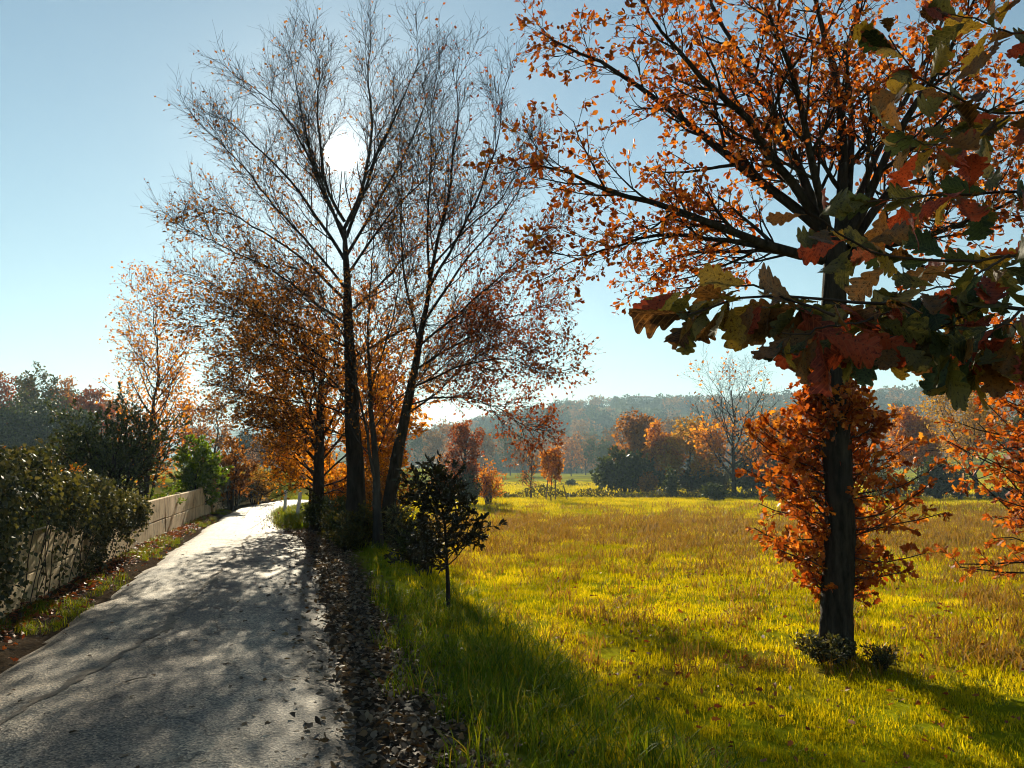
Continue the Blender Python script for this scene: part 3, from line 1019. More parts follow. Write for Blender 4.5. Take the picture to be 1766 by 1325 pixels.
# ------------------------------------------------------------------ the oak in the field
YO = 8.7
limO = [([(1420, 449), (1315, 422), (1230, 391), (1146, 359), (1061, 333), (971, 296), (915, 270)], -0.6, 0.060),
        ([(1420, 400), (1378, 364), (1304, 311), (1241, 253), (1167, 201), (1082, 137), (1024, 106), (945, 58)], 0.8, 0.065),
        ([(1425, 400), (1383, 338), (1325, 264), (1272, 185), (1214, 143), (1146, 63), (1100, -10)], -1.0, 0.060),
        ([(1436, 420), (1389, 327), (1357, 232), (1325, 174), (1288, 121), (1241, 32), (1210, -40)], 1.4, 0.065),
        ([(1430, 410), (1415, 350), (1399, 253), (1378, 158), (1346, 79), (1320, 0), (1300, -70)], -1.6, 0.055),
        ([(1447, 430), (1457, 296), (1447, 185), (1431, 79), (1405, -10), (1390, -90)], 0.4, 0.075),
        ([(1457, 400), (1473, 238), (1457, 132), (1478, 0), (1490, -90)], 2.0, 0.055),
        ([(1460, 415), (1505, 317), (1536, 253), (1600, 148), (1674, 26), (1700, -40)], -0.8, 0.06),
        ([(1465, 430), (1536, 317), (1616, 243), (1695, 200), (1800, 150)], 1.2, 0.06),
        ([(1457, 445), (1510, 428), (1590, 412), (1690, 370), (1800, 330)], -0.6, 0.05),
        ([(1420, 452), (1315, 425), (1220, 401), (1114, 407), (1035, 444), (956, 454)], 1.0, 0.04),
        ([(1430, 450), (1350, 440), (1270, 430), (1180, 440), (1120, 470)], 2.2, 0.035),
        ([(1440, 440), (1400, 330), (1340, 240), (1270, 180), (1180, 120)], 2.8, 0.05),
        ([(1455, 440), (1540, 380), (1640, 330), (1760, 250)], 2.6, 0.05),
        ([(1447, 430), (1490, 300), (1560, 180), (1620, 60), (1640, -60)], 2.6, 0.05)]
SPEC_OAK = [dict(n=15, t0=0.15, t1=1.0, L=1.0, ang=0.65, up=0.35, wob=0.09, K=6, rr=0.55, taper=0.5, rmin=0.008),
            dict(n=7, t0=0.2, t1=1.0, L=0.45, ang=0.7, up=0.25, wob=0.13, K=5, rr=0.6, taper=0.35, rmin=0.0035),
            dict(n=3, t0=0.25, t1=1.0, L=0.18, ang=0.7, up=0.2, wob=0.14, K=3, rr=0.65, taper=0.3, rmin=0.0022)]


def shoots(rng, trunk, tR, t):
    """leafy shoots sprouting all along the lower trunk"""
    n_ = 250
    seg = trunk[None], tR[None]
    P, R = kids(rng, seg[0], seg[1], n_, 0.10, 0.72, 1.05, 1.2, 0.45, 0.12, 6, 0.07, 0.0, 0.5, 0.0035)
    # longest half way up, short near the ground
    z = (P[:, 0, 2] - trunk[0, 2])
    prof = np.interp(z, [0, 0.5, 0.9, 1.4, 1.9, 2.3, 2.8], [0.25, 0.38, 0.52, 0.82, 0.90, 0.70, 0.25])
    P = P[:, :1] + (P - P[:, :1]) * prof[:, None, None]
    dd_ = norm(P[:, -1] - P[:, 0])
    P, R = (lambda m_: (P[m_], R[m_]))((dd_[:, 1] > -0.25) | (np.abs(dd_[:, 0]) > 0.8) | (rng.random(len(P)) < 0.12))
    P2, R2 = kids(rng, P, R, 5, 0.2, 1.0, 0.2, 0.7, 0.3, 0.12, 4, 0.7, 0.2, 0.5, 0.0022)
    Bag().tube(P, R, 4).tube(P2, R2, 3).build('shoots', M['twig'], t, True)
    pos, ax = leaf_spots(rng, P2, 10, 0.1, 1.0, 0.15, 0.8)
    pos2, ax2 = leaf_spots(rng, P, 5, 0.45, 1.0, 0.15, 0.9)
    pos, ax = np.concatenate([pos, pos2]), np.concatenate([ax, ax2])
    d = np.linalg.norm(pos - np.array([0, 0, EYE]), axis=1)
    order = np.argsort(d)
    big = order[::4][:300]
    rest = np.setdiff1d(order, big)
    V, T = leaves(rng, pos[rest], ax[rest], 0.082, 'oak')
    o = Bag().add(V, None, T).build('leaves', M['oak_leaf'], t)
    o['kind'] = 'stuff'
    Tm, Fc = TPL['oak']
    meshes = []
    for i in range(6):
        me = bpy.data.meshes.new('leaf')
        vv = Tm * [1, 1, rng.uniform(-1, 2.2)] * 0.082
        me.from_pydata(vv.tolist(), [], Fc.tolist())
        me.materials.append(M['oak_shoot%d' % (i % 3)])
        meshes.append(me)
    for i, b in enumerate(big):
        place_leaf(meshes[i % 6], pos[b], ax[b], rng.normal(0, 1, 3), rng.uniform(0.8, 1.3), t)


def place_leaf(me, pos, axis, nv, sc, parent, name='leaf'):
    axis = norm(np.asarray(axis, float))
    nv = norm(nv - (nv * axis).sum() * axis)
    side = np.cross(axis, nv)
    mt = Matrix(((side[0], axis[0], nv[0], 0), (side[1], axis[1], nv[1], 0), (side[2], axis[2], nv[2], 0), (0, 0, 0, 1)))
    o = bpy.data.objects.new(name, me)
    COL.objects.link(o)
    o.parent = parent
    pl = parent.location
    o.matrix_basis = Matrix.Translation([float(pos[i] - pl[i]) for i in range(3)]) @ mt @ Matrix.Scale(float(sc), 4)
    return o


for i, c in enumerate([[(0.30, 0.07, 0.012), (0.45, 0.13, 0.02)], [(0.5, 0.17, 0.025), (0.62, 0.26, 0.05)], [(0.2, 0.04, 0.01), (0.36, 0.1, 0.02)]]):
    M['oak_shoot%d' % i] = leaf_mat('oak_shoot', c, 0.5, 0.5, 0.35, (1.25, 1.0, 0.55))

tO, LO, rO = hero_tree('oak_tree', 'orange oak standing in the field, russet shoots all down its trunk', 'tree',
                       [(1440, 1118), (1443, 1060), (1447, 950), (1447, 850), (1444, 740), (1441, 640), (1437, 540), (1438, 470), (1443, 425)], YO, 0.158, limO, SPEC_OAK, 41,
                       trunk_end=0.75, flare=1.3, extra=shoots, thin=0.98)
crown_leaves(rO, tO, LO, M['oak_leaf'], {2: 2.6, 3: 3.5}, 0.068, 'oak6', None, 0.35, t0=0.5)

# neighbour oak: only its side shoots reach into the picture
rng = np.random.default_rng(44)
tN = thing('oak_tree', 'orange oak foliage reaching in at the right edge of the field', 'tree', (0, 0, 0))
bx, by = at(1880, 900, 10.2)[:2]
tN.location = (float(bx), float(by), float(hgt(bx, by)))
trn = resample([(bx, by, hgt(bx, by) - 0.1), (bx + 0.05, by, 1.2), (bx, by, 3.0), (bx - 0.1, by, 5.5)], 16, rng, 0.02)
Bag().tube(trn[None], np.linspace(0.2, 0.07, 16)[None], 12).build('trunk', M['bark'], tN, True)
P, R = kids(rng, trn[None], np.linspace(0.2, 0.07, 16)[None], 130, 0.10, 0.60, 1.55, 1.3, 0.35, 0.1, 7, 0.09, 0.1, 0.4, 0.005)
P2, R2 = kids(rng, P, R, 7, 0.2, 1.0, 0.32, 0.7, 0.2, 0.12, 4, 0.7, 0.2, 0.5, 0.0025)
Bag().tube(P, R, 4).tube(P2, R2, 3).build('branches', M['bark'], tN, True)
pos, ax = leaf_spots(rng, P2, 11, 0.1, 1.0, 0.2, 0.9)
V, T = leaves(rng, pos, ax, 0.085, 'oak')
Bag().add(V, None, T).build('crown', M['oak_leaf'], tN)['kind'] = 'stuff'

# ------------------------------------------------------------------ oak bough close to the camera
def big_leaf_mesh(rng, mat):
    n_ = 31
    yv = np.linspace(0, 1, n_)
    env = np.interp(yv, [0, 0.12, 0.35, 0.62, 0.85, 1.0], [0.015, 0.07, 0.19, 0.30, 0.24, 0.05])
    fl = lambda p: 1.12 - 0.50 * (1 - np.abs(np.sin(math.pi * 4.4 * yv + p))) ** 1.4
    lob = fl(rng.uniform(-0.3, 0.3))
    wl, wr = env * lob * rng.uniform(0.85, 1.1), env * fl(rng.uniform(-0.5, 0.5)) * rng.uniform(0.85, 1.1)
    bnd, cur = rng.uniform(-0.7, 0.9), rng.uniform(-1.5, 2.6)
    mz = bnd * yv ** 2 * 0.6 + 0.02 * np.sin(yv * 9)
    sweep = np.interp(np.arange(n_), range(n_), 0.10 * np.sin(yv * 2.5) * rng.uniform(-1, 1))
    V = []
    for i in range(n_):
        sh = 0.05 * (1 if i % 2 else 0)
        V += [[sweep[i] - wl[i], yv[i] + 0.35 * wl[i], mz[i] + cur * wl[i] ** 2 + rng.normal(0, .008)], [sweep[i] - wl[i] * .5, yv[i] + 0.12 * wl[i], mz[i] + cur * (wl[i] * .5) ** 2 + .012],
              [sweep[i], yv[i], mz[i] - 0.01], [sweep[i] + wr[i] * .5, yv[i] + 0.12 * wr[i], mz[i] + cur * (wr[i] * .5) ** 2 + .012], [sweep[i] + wr[i], yv[i] + 0.35 * wr[i], mz[i] + cur * wr[i] ** 2 + rng.normal(0, .008)]]
    V = np.array(V)
    fs = []
    for i in range(n_ - 1):
        for j in range(4):
            b = i * 5 + j
            fs.append([b, b + 1, b + 6, b + 5])
    # stalk
    k = len(V)
    V = np.concatenate([V, [[-.008, -.18, 0], [.008, -.18, 0], [.008, .05, -.004], [-.008, .05, -.004]]])
    fs.append([k, k + 1, k + 2, k + 3])
    me = bpy.data.meshes.new('leaf')
    me.from_pydata(V.tolist(), [], fs)
    me.materials.append(mat)
    me.polygons.foreach_set('use_smooth', np.ones(len(me.polygons), bool))
    return me


def big_leaf_mat(name, c1, c2, vein, trans):
    m, n, l, o = new_mat(name)
    g = n.new('ShaderNodeTexCoord')
    oi = n.new('ShaderNodeObjectInfo')
    nz = noise(n, l, 5.0, 5, 0.65, g.outputs['Object'])
    ad = n.new('ShaderNodeMath')
    ad.operation = 'MULTIPLY_ADD'
    ad.inputs[1].default_value = 0.5
    l.new(oi.outputs['Random'], ad.inputs[0])
    l.new(nz.outputs[0], ad.inputs[2])
    r = ramp(n, [c1, c2, tuple(0.5 * (a + b) for a, b in zip(c1, vein))], [0.45, 0.75, 1.0])
    l.new(ad.outputs[0], r.inputs[0])
    # midrib and side veins
    sp = n.new('ShaderNodeSeparateXYZ')
    l.new(g.outputs['Object'], sp.inputs[0])
    ab = n.new('ShaderNodeMath')
    ab.operation = 'ABSOLUTE'
    l.new(sp.outputs[0], ab.inputs[0])
    v1 = n.new('ShaderNodeMath')
    v1.operation = 'MULTIPLY_ADD'
    v1.inputs[1].default_value = -0.9
    l.new(ab.outputs[0], v1.inputs[0])
    l.new(sp.outputs[1], v1.inputs[2])
    v2 = n.new('ShaderNodeMath')
    v2.operation = 'PINGPONG'
    v2.inputs[1].default_value = 0.055
    l.new(v1.outputs[0], v2.inputs[0])
    mn = n.new('ShaderNodeMath')
    mn.operation = 'MINIMUM'
    l.new(v2.outputs[0], mn.inputs[0])
    l.new(ab.outputs[0], mn.inputs[1])
    vr = ramp(n, [(1, 1, 1), (0, 0, 0)], [0.0, 0.014])
    l.new(mn.outputs[0], vr.inputs[0])
    c = mixc(n, l, vr.outputs[0], r.outputs[0], tuple(0.45 * a + 0.55 * b for a, b in zip(vein, c2)))
    ns = noise(n, l, 16.0, 4, 0.7, g.outputs['Object'])
    rs = ramp(n, [(0.25, 0.16, 0.10), (1, 1, 1)], [0.36, 0.46])
    l.new(ns.outputs[0], rs.inputs[0])
    c = mixc(n, l, 1.0, c, rs.outputs[0], 'MULTIPLY')
    p = n.new('ShaderNodeBsdfPrincipled')
    l.new(c, p.inputs['Base Color'])
    p.inputs['Roughness'].default_value = 0.5
    p.inputs['Specular IOR Level'].default_value = 0.35
    b = n.new('ShaderNodeBump')
    b.inputs['Strength'].default_value = 0.4
    b.inputs['Distance'].default_value = 0.003
    l.new(mn.outputs[0], b.inputs['Height'])
    l.new(b.outputs[0], p.inputs['Normal'])
    t = n.new('ShaderNodeBsdfTranslucent')
    l.new(c, t.inputs['Color'])
    mx = n.new('ShaderNodeMixShader')
    mx.inputs[0].default_value = trans
    l.new(p.outputs[0], mx.inputs[1])
    l.new(t.outputs[0], mx.inputs[2])
    l.new(mx.outputs[0], o.inputs['Surface'])
    return m


BL = [big_leaf_mat('bough_leaf_olive', (0.028, 0.030, 0.006), (0.13, 0.10, 0.012), (0.14, 0.12, 0.04), 0.45),
      big_leaf_mat('bough_leaf_brown', (0.045, 0.018, 0.006), (0.24, 0.09, 0.013), (0.2, 0.12, 0.05), 0.48),
      big_leaf_mat('bough_leaf_red', (0.12, 0.018, 0.008), (0.42, 0.055, 0.012), (0.3, 0.1, 0.04), 0.5),
      big_leaf_mat('bough_leaf_yellow', (0.16, 0.09, 0.010), (0.40, 0.22, 0.016), (0.34, 0.22, 0.05), 0.5),
      big_leaf_mat('bough_leaf_green', (0.015, 0.025, 0.007), (0.045, 0.065, 0.011), (0.10, 0.11, 0.04), 0.35)]
rng = np.random.default_rng(77)
BM = [[big_leaf_mesh(rng, m) for _ in range(4)] for m in BL]
bough_stems = [
    ([(1900, 575), (1700, 548), (1560, 548), (1440, 545), (1340, 528), (1250, 545), (1185, 560)], 1.22, 1.02, 0.0065),
    ([(1440, 545), (1370, 520), (1310, 492), (1240, 485), (1170, 500)], 1.06, 1.12, 0.004),
    ([(1560, 548), (1500, 575), (1420, 590), (1350, 600)], 1.12, 0.98, 0.004),
    ([(1700, 548), (1620, 590), (1540, 610), (1480, 610)], 1.18, 1.02, 0.004),
    ([(1760, 556), (1700, 610), (1640, 625)], 1.18, 1.0, 0.004),
    ([(1900, 440), (1740, 440), (1620, 455), (1520, 440), (1430, 400), (1395, 370)], 1.35, 1.15, 0.006),
    ([(1740, 440), (1680, 480), (1600, 500), (1540, 500)], 1.25, 1.1, 0.004),
    ([(1900, 330), (1740, 330), (1640, 340), (1560, 345), (1500, 350)], 1.5, 1.3, 0.006),
    ([(1900, 180), (1740, 200), (1650, 170), (1580, 130), (1530, 60)], 1.5, 1.3, 0.006),
    ([(1740, 200), (1680, 240), (1600, 250), (1540, 240)], 1.45, 1.3, 0.004),
    ([(1900, 40), (1760, 60), (1690, 40), (1640, 20)], 1.5, 1.35, 0.005),
    ([(1900, 650), (1790, 600), (1720, 580)], 1.1, 1.0, 0.004)]
b0p = at(1900, 575, 1.22)
bough_stems = [([(p[0], p[1] - (22 if si in (0, 2, 3, 4, 11) else 0)) for p in pts], a_, b_, r_) for si, (pts, a_, b_, r_) in enumerate(bough_stems)]
TB = thing('oak_bough', 'bough of large dark lobed oak leaves hanging close, top right', 'branch', b0p)
stem_bag = Bag()
cnt = 0
for si, (pts, y0, y1, r0) in enumerate(bough_stems):
    n_ = len(pts)
    P = resample([at(p[0], p[1], y0 + (y1 - y0) * i / (n_ - 1)) for i, p in enumerate(pts)], 18, rng, 0.004)
    stem_bag.tube(P[None], np.linspace(r0, r0 * 0.4, 18)[None] * 0.55, 6)
    ln = np.linalg.norm(np.diff(P, axis=0), axis=1).sum()
    low = si in (0, 1, 2, 3, 4, 6, 11)
    k = max(6, int(ln / (0.0115 if low else 0.0155)))
    for q in range(k):
        tq = 0.12 + 0.88 * (q + rng.random() * 0.6) / k
        f = min(tq * 17, 16.99)
        i = int(f)
        pos = P[i] * (1 - (f - i)) + P[i + 1] * (f - i)
        if (pos[0] - 0) / pos[1] * F + CX > 1900:
            continue
        tan = norm(P[i + 1] - P[i])
        tipw = sstep(0.75, 1.0, tq)
        ax = tan * (0.35 + 1.0 * tipw) + rng.normal(0, 0.55, 3) * [1, 0.9, 0.7] + np.array([0, 0, -0.55 if low else (-0.15)])
        nv = np.array([0, -1.0, 0.35]) + rng.normal(0, 0.95, 3)
        pxx = pos[0] / pos[1] * F + CX
        w = [0.32, 0.28, 0.15, 0.12, 0.13] if pxx > 1350 else [0.22, 0.38, 0.26, 0.08, 0.06]
        if si in (8, 9, 10):
            w = [0.34, 0.26, 0.18, 0.18, 0.04]
        kind = rng.choice(5, p=w)
        place_leaf(BM[kind][rng.integers(4)], pos + norm(ax) * 0.016, ax, nv, rng.uniform(0.042, 0.080), TB)
        cnt += 1
stem_bag.build('stem', M['twig'], TB, True)

# ------------------------------------------------------------------ concrete wall on the left with ivy over it
def wall_x(y):
    y = np.asarray(y, float)
    return xl(y) - np.interp(y, [0, 15, 24, 40], [0.66, 0.70, 0.55, 0.45])


WALL = thing('concrete_wall', 'weathered concrete panel wall along the left of the lane', 'wall', (wall_x(15.0), 15.0, 0))
ys = np.arange(2.6, 28.0, 2.3)
rw = np.random.default_rng(8)
box_cache = {}


def bev_box(hx, hy, hz, bv=0.012):
    key = (round(hx, 3), round(hy, 3), round(hz, 3))
    if key in box_cache:
        return box_cache[key]
    import bmesh
    bm = bmesh.new()
    bmesh.ops.create_cube(bm, size=2.0)
    bmesh.ops.scale(bm, vec=(hx, hy, hz), verts=bm.verts)
    bmesh.ops.bevel(bm, geom=bm.edges[:], offset=bv, segments=1, affect='EDGES')
    me = bpy.data.meshes.new('panel')
    bm.to_mesh(me)
    bm.free()
    me.materials.append(M['concrete'])
    box_cache[key] = me
    return me


def put(me, name, loc, rz, parent, tilt=(0, 0)):
    o = bpy.data.objects.new(name, me)
    COL.objects.link(o)
    o.parent = parent
    pl = parent.location
    o.location = [float(loc[i] - pl[i]) for i in range(3)]
    o.rotation_euler = (tilt[0], tilt[1], rz)
    return o


def run_wall(parent, ys, top, wx, courses=2):
    for i in range(len(ys) - 1):
        a, b = np.array([wx(ys[i]), ys[i]]), np.array([wx(ys[i + 1]), ys[i + 1]])
        d = b - a
        L = np.linalg.norm(d)
        rz = math.atan2(d[1], d[0])
        mid = (a + b) / 2
        zb = float(zroad(mid[1])) - 0.1
        hh = (top - zb) / courses
        for c in range(courses):
            me = bev_box(round(L / 2 - 0.004, 2), 0.05, round(hh / 2 - 0.006, 2))
            zc = hh * (c + 0.5)
            bk = zc * 0.06 + rw.normal(0, 0.004)
            put(me, 'panel', (mid[0] - d[1] / L * bk, mid[1] + d[0] / L * bk, zb + zc), rz, parent, (-0.06 + rw.normal(0, 0.01), 0))
        if i % 2 == 0:
            pm = bev_box(0.06, 0.062, round((top + 0.03 - zb) / 2, 2))
            put(pm, 'post', (a[0] - 0.05, a[1], zb + (top + 0.03 - zb) / 2), rz, parent, (-0.06, 0))


run_wall(WALL, ys, 0.83, wall_x)
pm = bev_box(0.06, 0.12, 0.5)
put(pm, 'post', (wall_x(27.9) + 0.05, 27.9, 0.33), 1.3, WALL)
WALL2 = thing('concrete_wall', 'low stretch of concrete wall far along the lane under ivy', 'wall', (wall_x(34.0), 34.0, -0.3))
run_wall(WALL2, np.arange(29.5, 44.0, 2.0), 0.32, wall_x, 1)


def ivy_bank(name, label, y0, y1, top, n, size, seed, thick=0.45, front=0.30, lo=None, group=None, bare=0.0):
    """ivy piled on the wall: leaves over a lumpy mound, thinner where the wall shows through"""
    rng = np.random.default_rng(seed)
    c = thing(name, label, 'ivy', (float(wall_x((y0 + y1) / 2)), (y0 + y1) / 2, 0))
    y = rng.uniform(y0, y1, n)
    th = rng.random(n)
    tp = top(y) + 0.10 * np.sin(y * 2.3) + 0.07 * np.sin(y * 5.1 + 1)
    # profile: up the front face then over the top to the back
    lump = 1 + 0.35 * np.sin(y * 3.1 + 4 * th) * np.sin(th * 9 + y * 1.7)
    fr = th < 0.62
    zf = tp * (th / 0.62) ** 0.8
    xf = front * lump * np.interp(th / 0.62, [0, 0.35, 0.8, 1.0], [0.22, 0.45, 1.0, 0.75])
    a = (th - 0.62) / 0.38 * 2.2
    zb = tp + 0.12 * np.sin(a) * lump - 0.35 * (a / 2.2) ** 2
    xb = front * 0.75 - thick * 2.0 * (a / 2.2)
    x = wall_x(y) + 0.06 + np.where(fr, xf, xb)
    z = np.where(fr, zf, zb)
    nv = np.stack([np.where(fr, 1.0, 0.2), np.full(n, -0.35), np.where(fr, 0.35, 1.0)], -1)
    pos = np.stack([x, y, z], -1) + rng.normal(0, 0.05, (n, 3))
    m = pos[:, 2] > hgt(pos[:, 0], pos[:, 1]) + 0.03
    # bare patches of wall low down
    hole = np.sin(y * 1.35 + 0.6) + 0.7 * np.sin(y * 2.9 + 2.0) + 0.5 * np.sin(z * 6 + y)
    m &= ~((z < 0.60 * tp) & (hole > -0.75 - bare) & (rng.random(n) < 0.93))
    ax = np.stack([rng.normal(0.2, 0.5, n), rng.normal(0, 0.6, n), rng.normal(-0.7, 0.5, n)], -1)
    V, T = leaves(rng, pos[m], ax[m], size, 'ivy', nv[m], 0.7)
    Bag().add(V, None, T).build('leaves', M['ivy_leaf'], c)['kind'] = 'stuff'
    # runners hanging down the face
    k = int((y1 - y0) * 3)
    yb = rng.uniform(y0, y1, k)
    P = []
    for q in range(k):
        tz = float(top(yb[q]))
        w = rng.normal(0, 0.30, 6).cumsum()
        zz = np.linspace(0.0, tz, 6)
        P.append(np.stack([wall_x(yb[q] + w * 0.5) + 0.075 + np.linspace(0, front * 0.6, 6) + rng.normal(0, .01, 6), yb[q] + w * 0.5, zz], -1))
    P = np.array(P)
    Bag().tube(P, np.full(P.shape[:2], 0.006), 4).build('runners', M['twig'], c, True)['kind'] = 'stuff'
    return c


ivy_bank('ivy', 'glossy dark ivy heaped over the wall nearest the camera', 3.0, 14.6, lambda y: np.interp(y, [3, 8, 11, 14.6], [1.72, 1.6, 1.28, 0.86]), 44000, 0.047, 51, 0.5, 0.34)
ivy_bank('ivy', 'ivy and bramble bank over the far wall by the bend', 27.6, 43.0, lambda y: np.interp(y, [24.6, 28, 36, 43], [1.35, 1.25, 0.75, 0.5]), 16000, 0.095, 52, 0.8, 0.30, bare=0.3)

# ------------------------------------------------------------------ shrubs and small trees behind the wall
shrub('evergreen_shrub', 'big dark evergreen shrub rising behind the wall', 195, 692, 860, 22, 240, 'dark_leaf', 61, 16000, 0.085, 18, depth=2.4)
shrub('laurel_shrub', 'bright green laurel bush overhanging the wall top', 337, 742, 868, 26, 100, 'green_leaf', 62, 8000, 0.11, 9, depth=1.6)
shrub('laurel_shrub', 'small pale green sprig over the wall coping', 282, 835, 870, 20.5, 60, 'green_leaf', 63, 900, 0.08, 6, depth=0.7)
shrub('evergreen_shrub', 'loose dark shrub at the back of the evergreen shrub', 120, 735, 862, 23, 120, 'olive_leaf', 64, 5000, 0.085, 9, depth=2.0)
mid_tree('young_tree', 'slender young tree with thinning orange leaves above the evergreen shrub', 'tree', 252, 505, 850, 25, 210, 'gold_leaf', 65, 6000, 0.085, 0.35, 'bark_grey', dens=(30, 8, 5), up=1.0, stem=0.07, low=0.22)
shrub('autumn_shrub', 'rusty shrub glowing behind the ivy at the left edge', -10, 755, 860, 14.5, 150, 'brown_leaf', 66, 3500, 0.06, 9, depth=1.5)
shrub('autumn_shrub', 'low orange bramble between the ivy and evergreen shrub', 95, 800, 870, 15.5, 150, 'gold_leaf', 67, 3000, 0.055, 9, depth=1.2)
shrub('autumn_shrub', 'gold foliage patch at the foot of the slender young tree', 250, 680, 850, 27, 140, 'gold_leaf', 68, 4500, 0.09, 9, depth=2.0)
shrub('autumn_shrub', 'reddish brown bush beyond the laurel', 400, 752, 850, 30, 70, 'brown_leaf', 69, 5000, 0.11, 9, depth=2.5)
shrub('autumn_shrub', 'ochre bramble heap trailing towards the bend', 440, 800, 855, 37, 90, 'yellow_leaf', 70, 4000, 0.12, 9, depth=2.5)
mid_tree('bare_tree', 'purplish bare tree over the reddish bush', 'tree', 368, 690, 830, 55, 90, 'brown_leaf', 71, 2500, 0.16, 0.5, dens=(18, 8, 5))
mid_tree('bare_tree', 'smaller purplish tree half hidden by the slender tree', 'tree', 325, 705, 830, 60, 70, 'red_leaf', 72, 2500, 0.17, 0.3, dens=(16, 8, 5))
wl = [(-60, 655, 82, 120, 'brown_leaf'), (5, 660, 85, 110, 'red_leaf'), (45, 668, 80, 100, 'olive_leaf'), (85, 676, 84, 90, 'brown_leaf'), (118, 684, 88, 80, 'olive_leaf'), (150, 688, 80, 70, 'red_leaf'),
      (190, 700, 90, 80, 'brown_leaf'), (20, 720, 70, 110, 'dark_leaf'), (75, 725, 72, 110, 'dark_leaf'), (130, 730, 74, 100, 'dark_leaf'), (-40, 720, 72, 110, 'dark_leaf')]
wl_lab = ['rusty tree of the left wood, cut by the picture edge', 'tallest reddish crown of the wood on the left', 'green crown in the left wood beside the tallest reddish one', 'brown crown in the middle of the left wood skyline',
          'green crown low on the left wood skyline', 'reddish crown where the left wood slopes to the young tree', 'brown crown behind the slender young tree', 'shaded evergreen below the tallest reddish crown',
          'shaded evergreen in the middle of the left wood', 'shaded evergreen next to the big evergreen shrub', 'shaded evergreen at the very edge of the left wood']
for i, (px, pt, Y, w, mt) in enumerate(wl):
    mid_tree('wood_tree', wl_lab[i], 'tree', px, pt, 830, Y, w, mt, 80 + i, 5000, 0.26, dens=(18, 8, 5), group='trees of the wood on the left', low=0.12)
for i, (px, pt, Y, w, mt, lb) in enumerate([(425, 762, 150, 60, 'hill_dark', 'blue grey tree in the gap at the end of the lane'), (455, 770, 140, 60, 'brown_leaf', 'pale brown tree in the gap left of the amber tree'), (480, 765, 160, 60, 'hill_brown', 'hazy brown tree touching the amber tree at the bend')]):
    mid_tree('valley_tree', lb, 'tree', px, pt, 815, Y, w, mt, 100 + i, 2500, 0.4, dens=(16, 7, 4), group='trees beyond the lane end', low=0.1)

# ------------------------------------------------------------------ trees across the field
MT = [  # name, label, px, top, base, Y, width, mat, nleaf, size, bare
    ('ivy_tree', 'dark ivy clad tree with red leaves standing in the field', 800, 745, 864, 50, 75, 'red_leaf', 2600, 0.13, 0.2),
    ('field_tree', 'thin bare tree at the edge of the far pasture', 916, 785, 851, 62, 40, 'brown_leaf', 250, 0.12, 0.6),
    ('young_tree', 'young staked tree with orange head', 950, 782, 862, 54, 44, 'gold_leaf', 1600, 0.13, 0.0),
    ('evergreen_tree', 'rounded dark evergreen at the near end of the hedge line', 1078, 772, 845, 74, 95, 'dark_leaf', 7000, 0.22, 0.0),
    ('field_tree', 'brown tree behind the rounded evergreen', 1102, 752, 842, 80, 100, 'brown_leaf', 5000, 0.22, 0.2),
    ('field_tree', 'orange brown tree in the hedge line right of the evergreen', 1146, 758, 850, 74, 75, 'gold_leaf', 3800, 0.2, 0.1),
    ('field_tree', 'olive gold tree with its stems showing', 1192, 750, 852, 71, 85, 'yellow_leaf', 3200, 0.19, 0.1),
    ('evergreen_tree', 'narrow dark evergreen between the gold trees', 1212, 785, 850, 73, 45, 'dark_leaf', 3500, 0.2, 0.0),
    ('field_tree', 'big hedge line tree, bare fan on top and orange below', 1266, 662, 855, 66, 165, 'gold_leaf', 6500, 0.2, 0.97),
    ('evergreen_tree', 'dark evergreen close on the right of the bare fan tree', 1322, 742, 852, 69, 85, 'dark_leaf', 6500, 0.22, 0.0),
    ('field_tree', 'brown twiggy tree behind the russet trunk shoots', 1352, 725, 850, 78, 90, 'brown_leaf', 3500, 0.2, 0.4),
    ('field_tree', 'orange tree seen between the oak trunk and the yellow tree', 1585, 735, 853, 66, 90, 'gold_leaf', 5000, 0.19, 0.0),
    ('evergreen_tree', 'dark bushy evergreen below the orange tree', 1618, 790, 858, 60, 60, 'dark_leaf', 4500, 0.17, 0.0),
    ('field_tree', 'yellow tree with spreading dark boughs and leaning trunk', 1690, 712, 862, 58, 170, 'yellow_leaf', 4200, 0.14, 0.0),
    ('field_tree', 'olive tree at the far right of the hedge line', 1800, 740, 862, 62, 120, 'olive_leaf', 4500, 0.2, 0.0),
]
for i, (nm, lb, px, pt, pb, Y, w, mt, nl, ls, ba) in enumerate(MT):
    kw = {}
    if nm == 'evergreen_tree':
        kw = dict(low=0.05, up=0.35, dens=(22, 8, 5))
    elif 'bare fan' in lb:
        kw = dict(up=1.0, dens=(24, 9, 6), stem=0.14, low=0.12)
    elif 'spreading' in lb:
        kw = dict(up=0.9, lean=-0.9, stem=0.2, low=0.2, dens=(12, 8, 5))
    elif nm == 'young_tree':
        kw = dict(low=0.42, stem=0.08)
    elif nm == 'ivy_tree':
        kw = dict(low=0.15, up=0.8, stem=0.3)
    if nm == 'evergreen_tree':
        shrub(nm, lb, px, pt, pb, Y, w * 1.2, mt, 120 + i, int(nl * 1.5), ls * 1.3, 20, 'card', cat='tree', drop=0.6)
        continue
    mid_tree(nm, lb, 'tree', px, pt, pb, Y, w * 1.15, mt, 120 + i, int(nl * 1.6), ls * 1.35, ba, **kw)
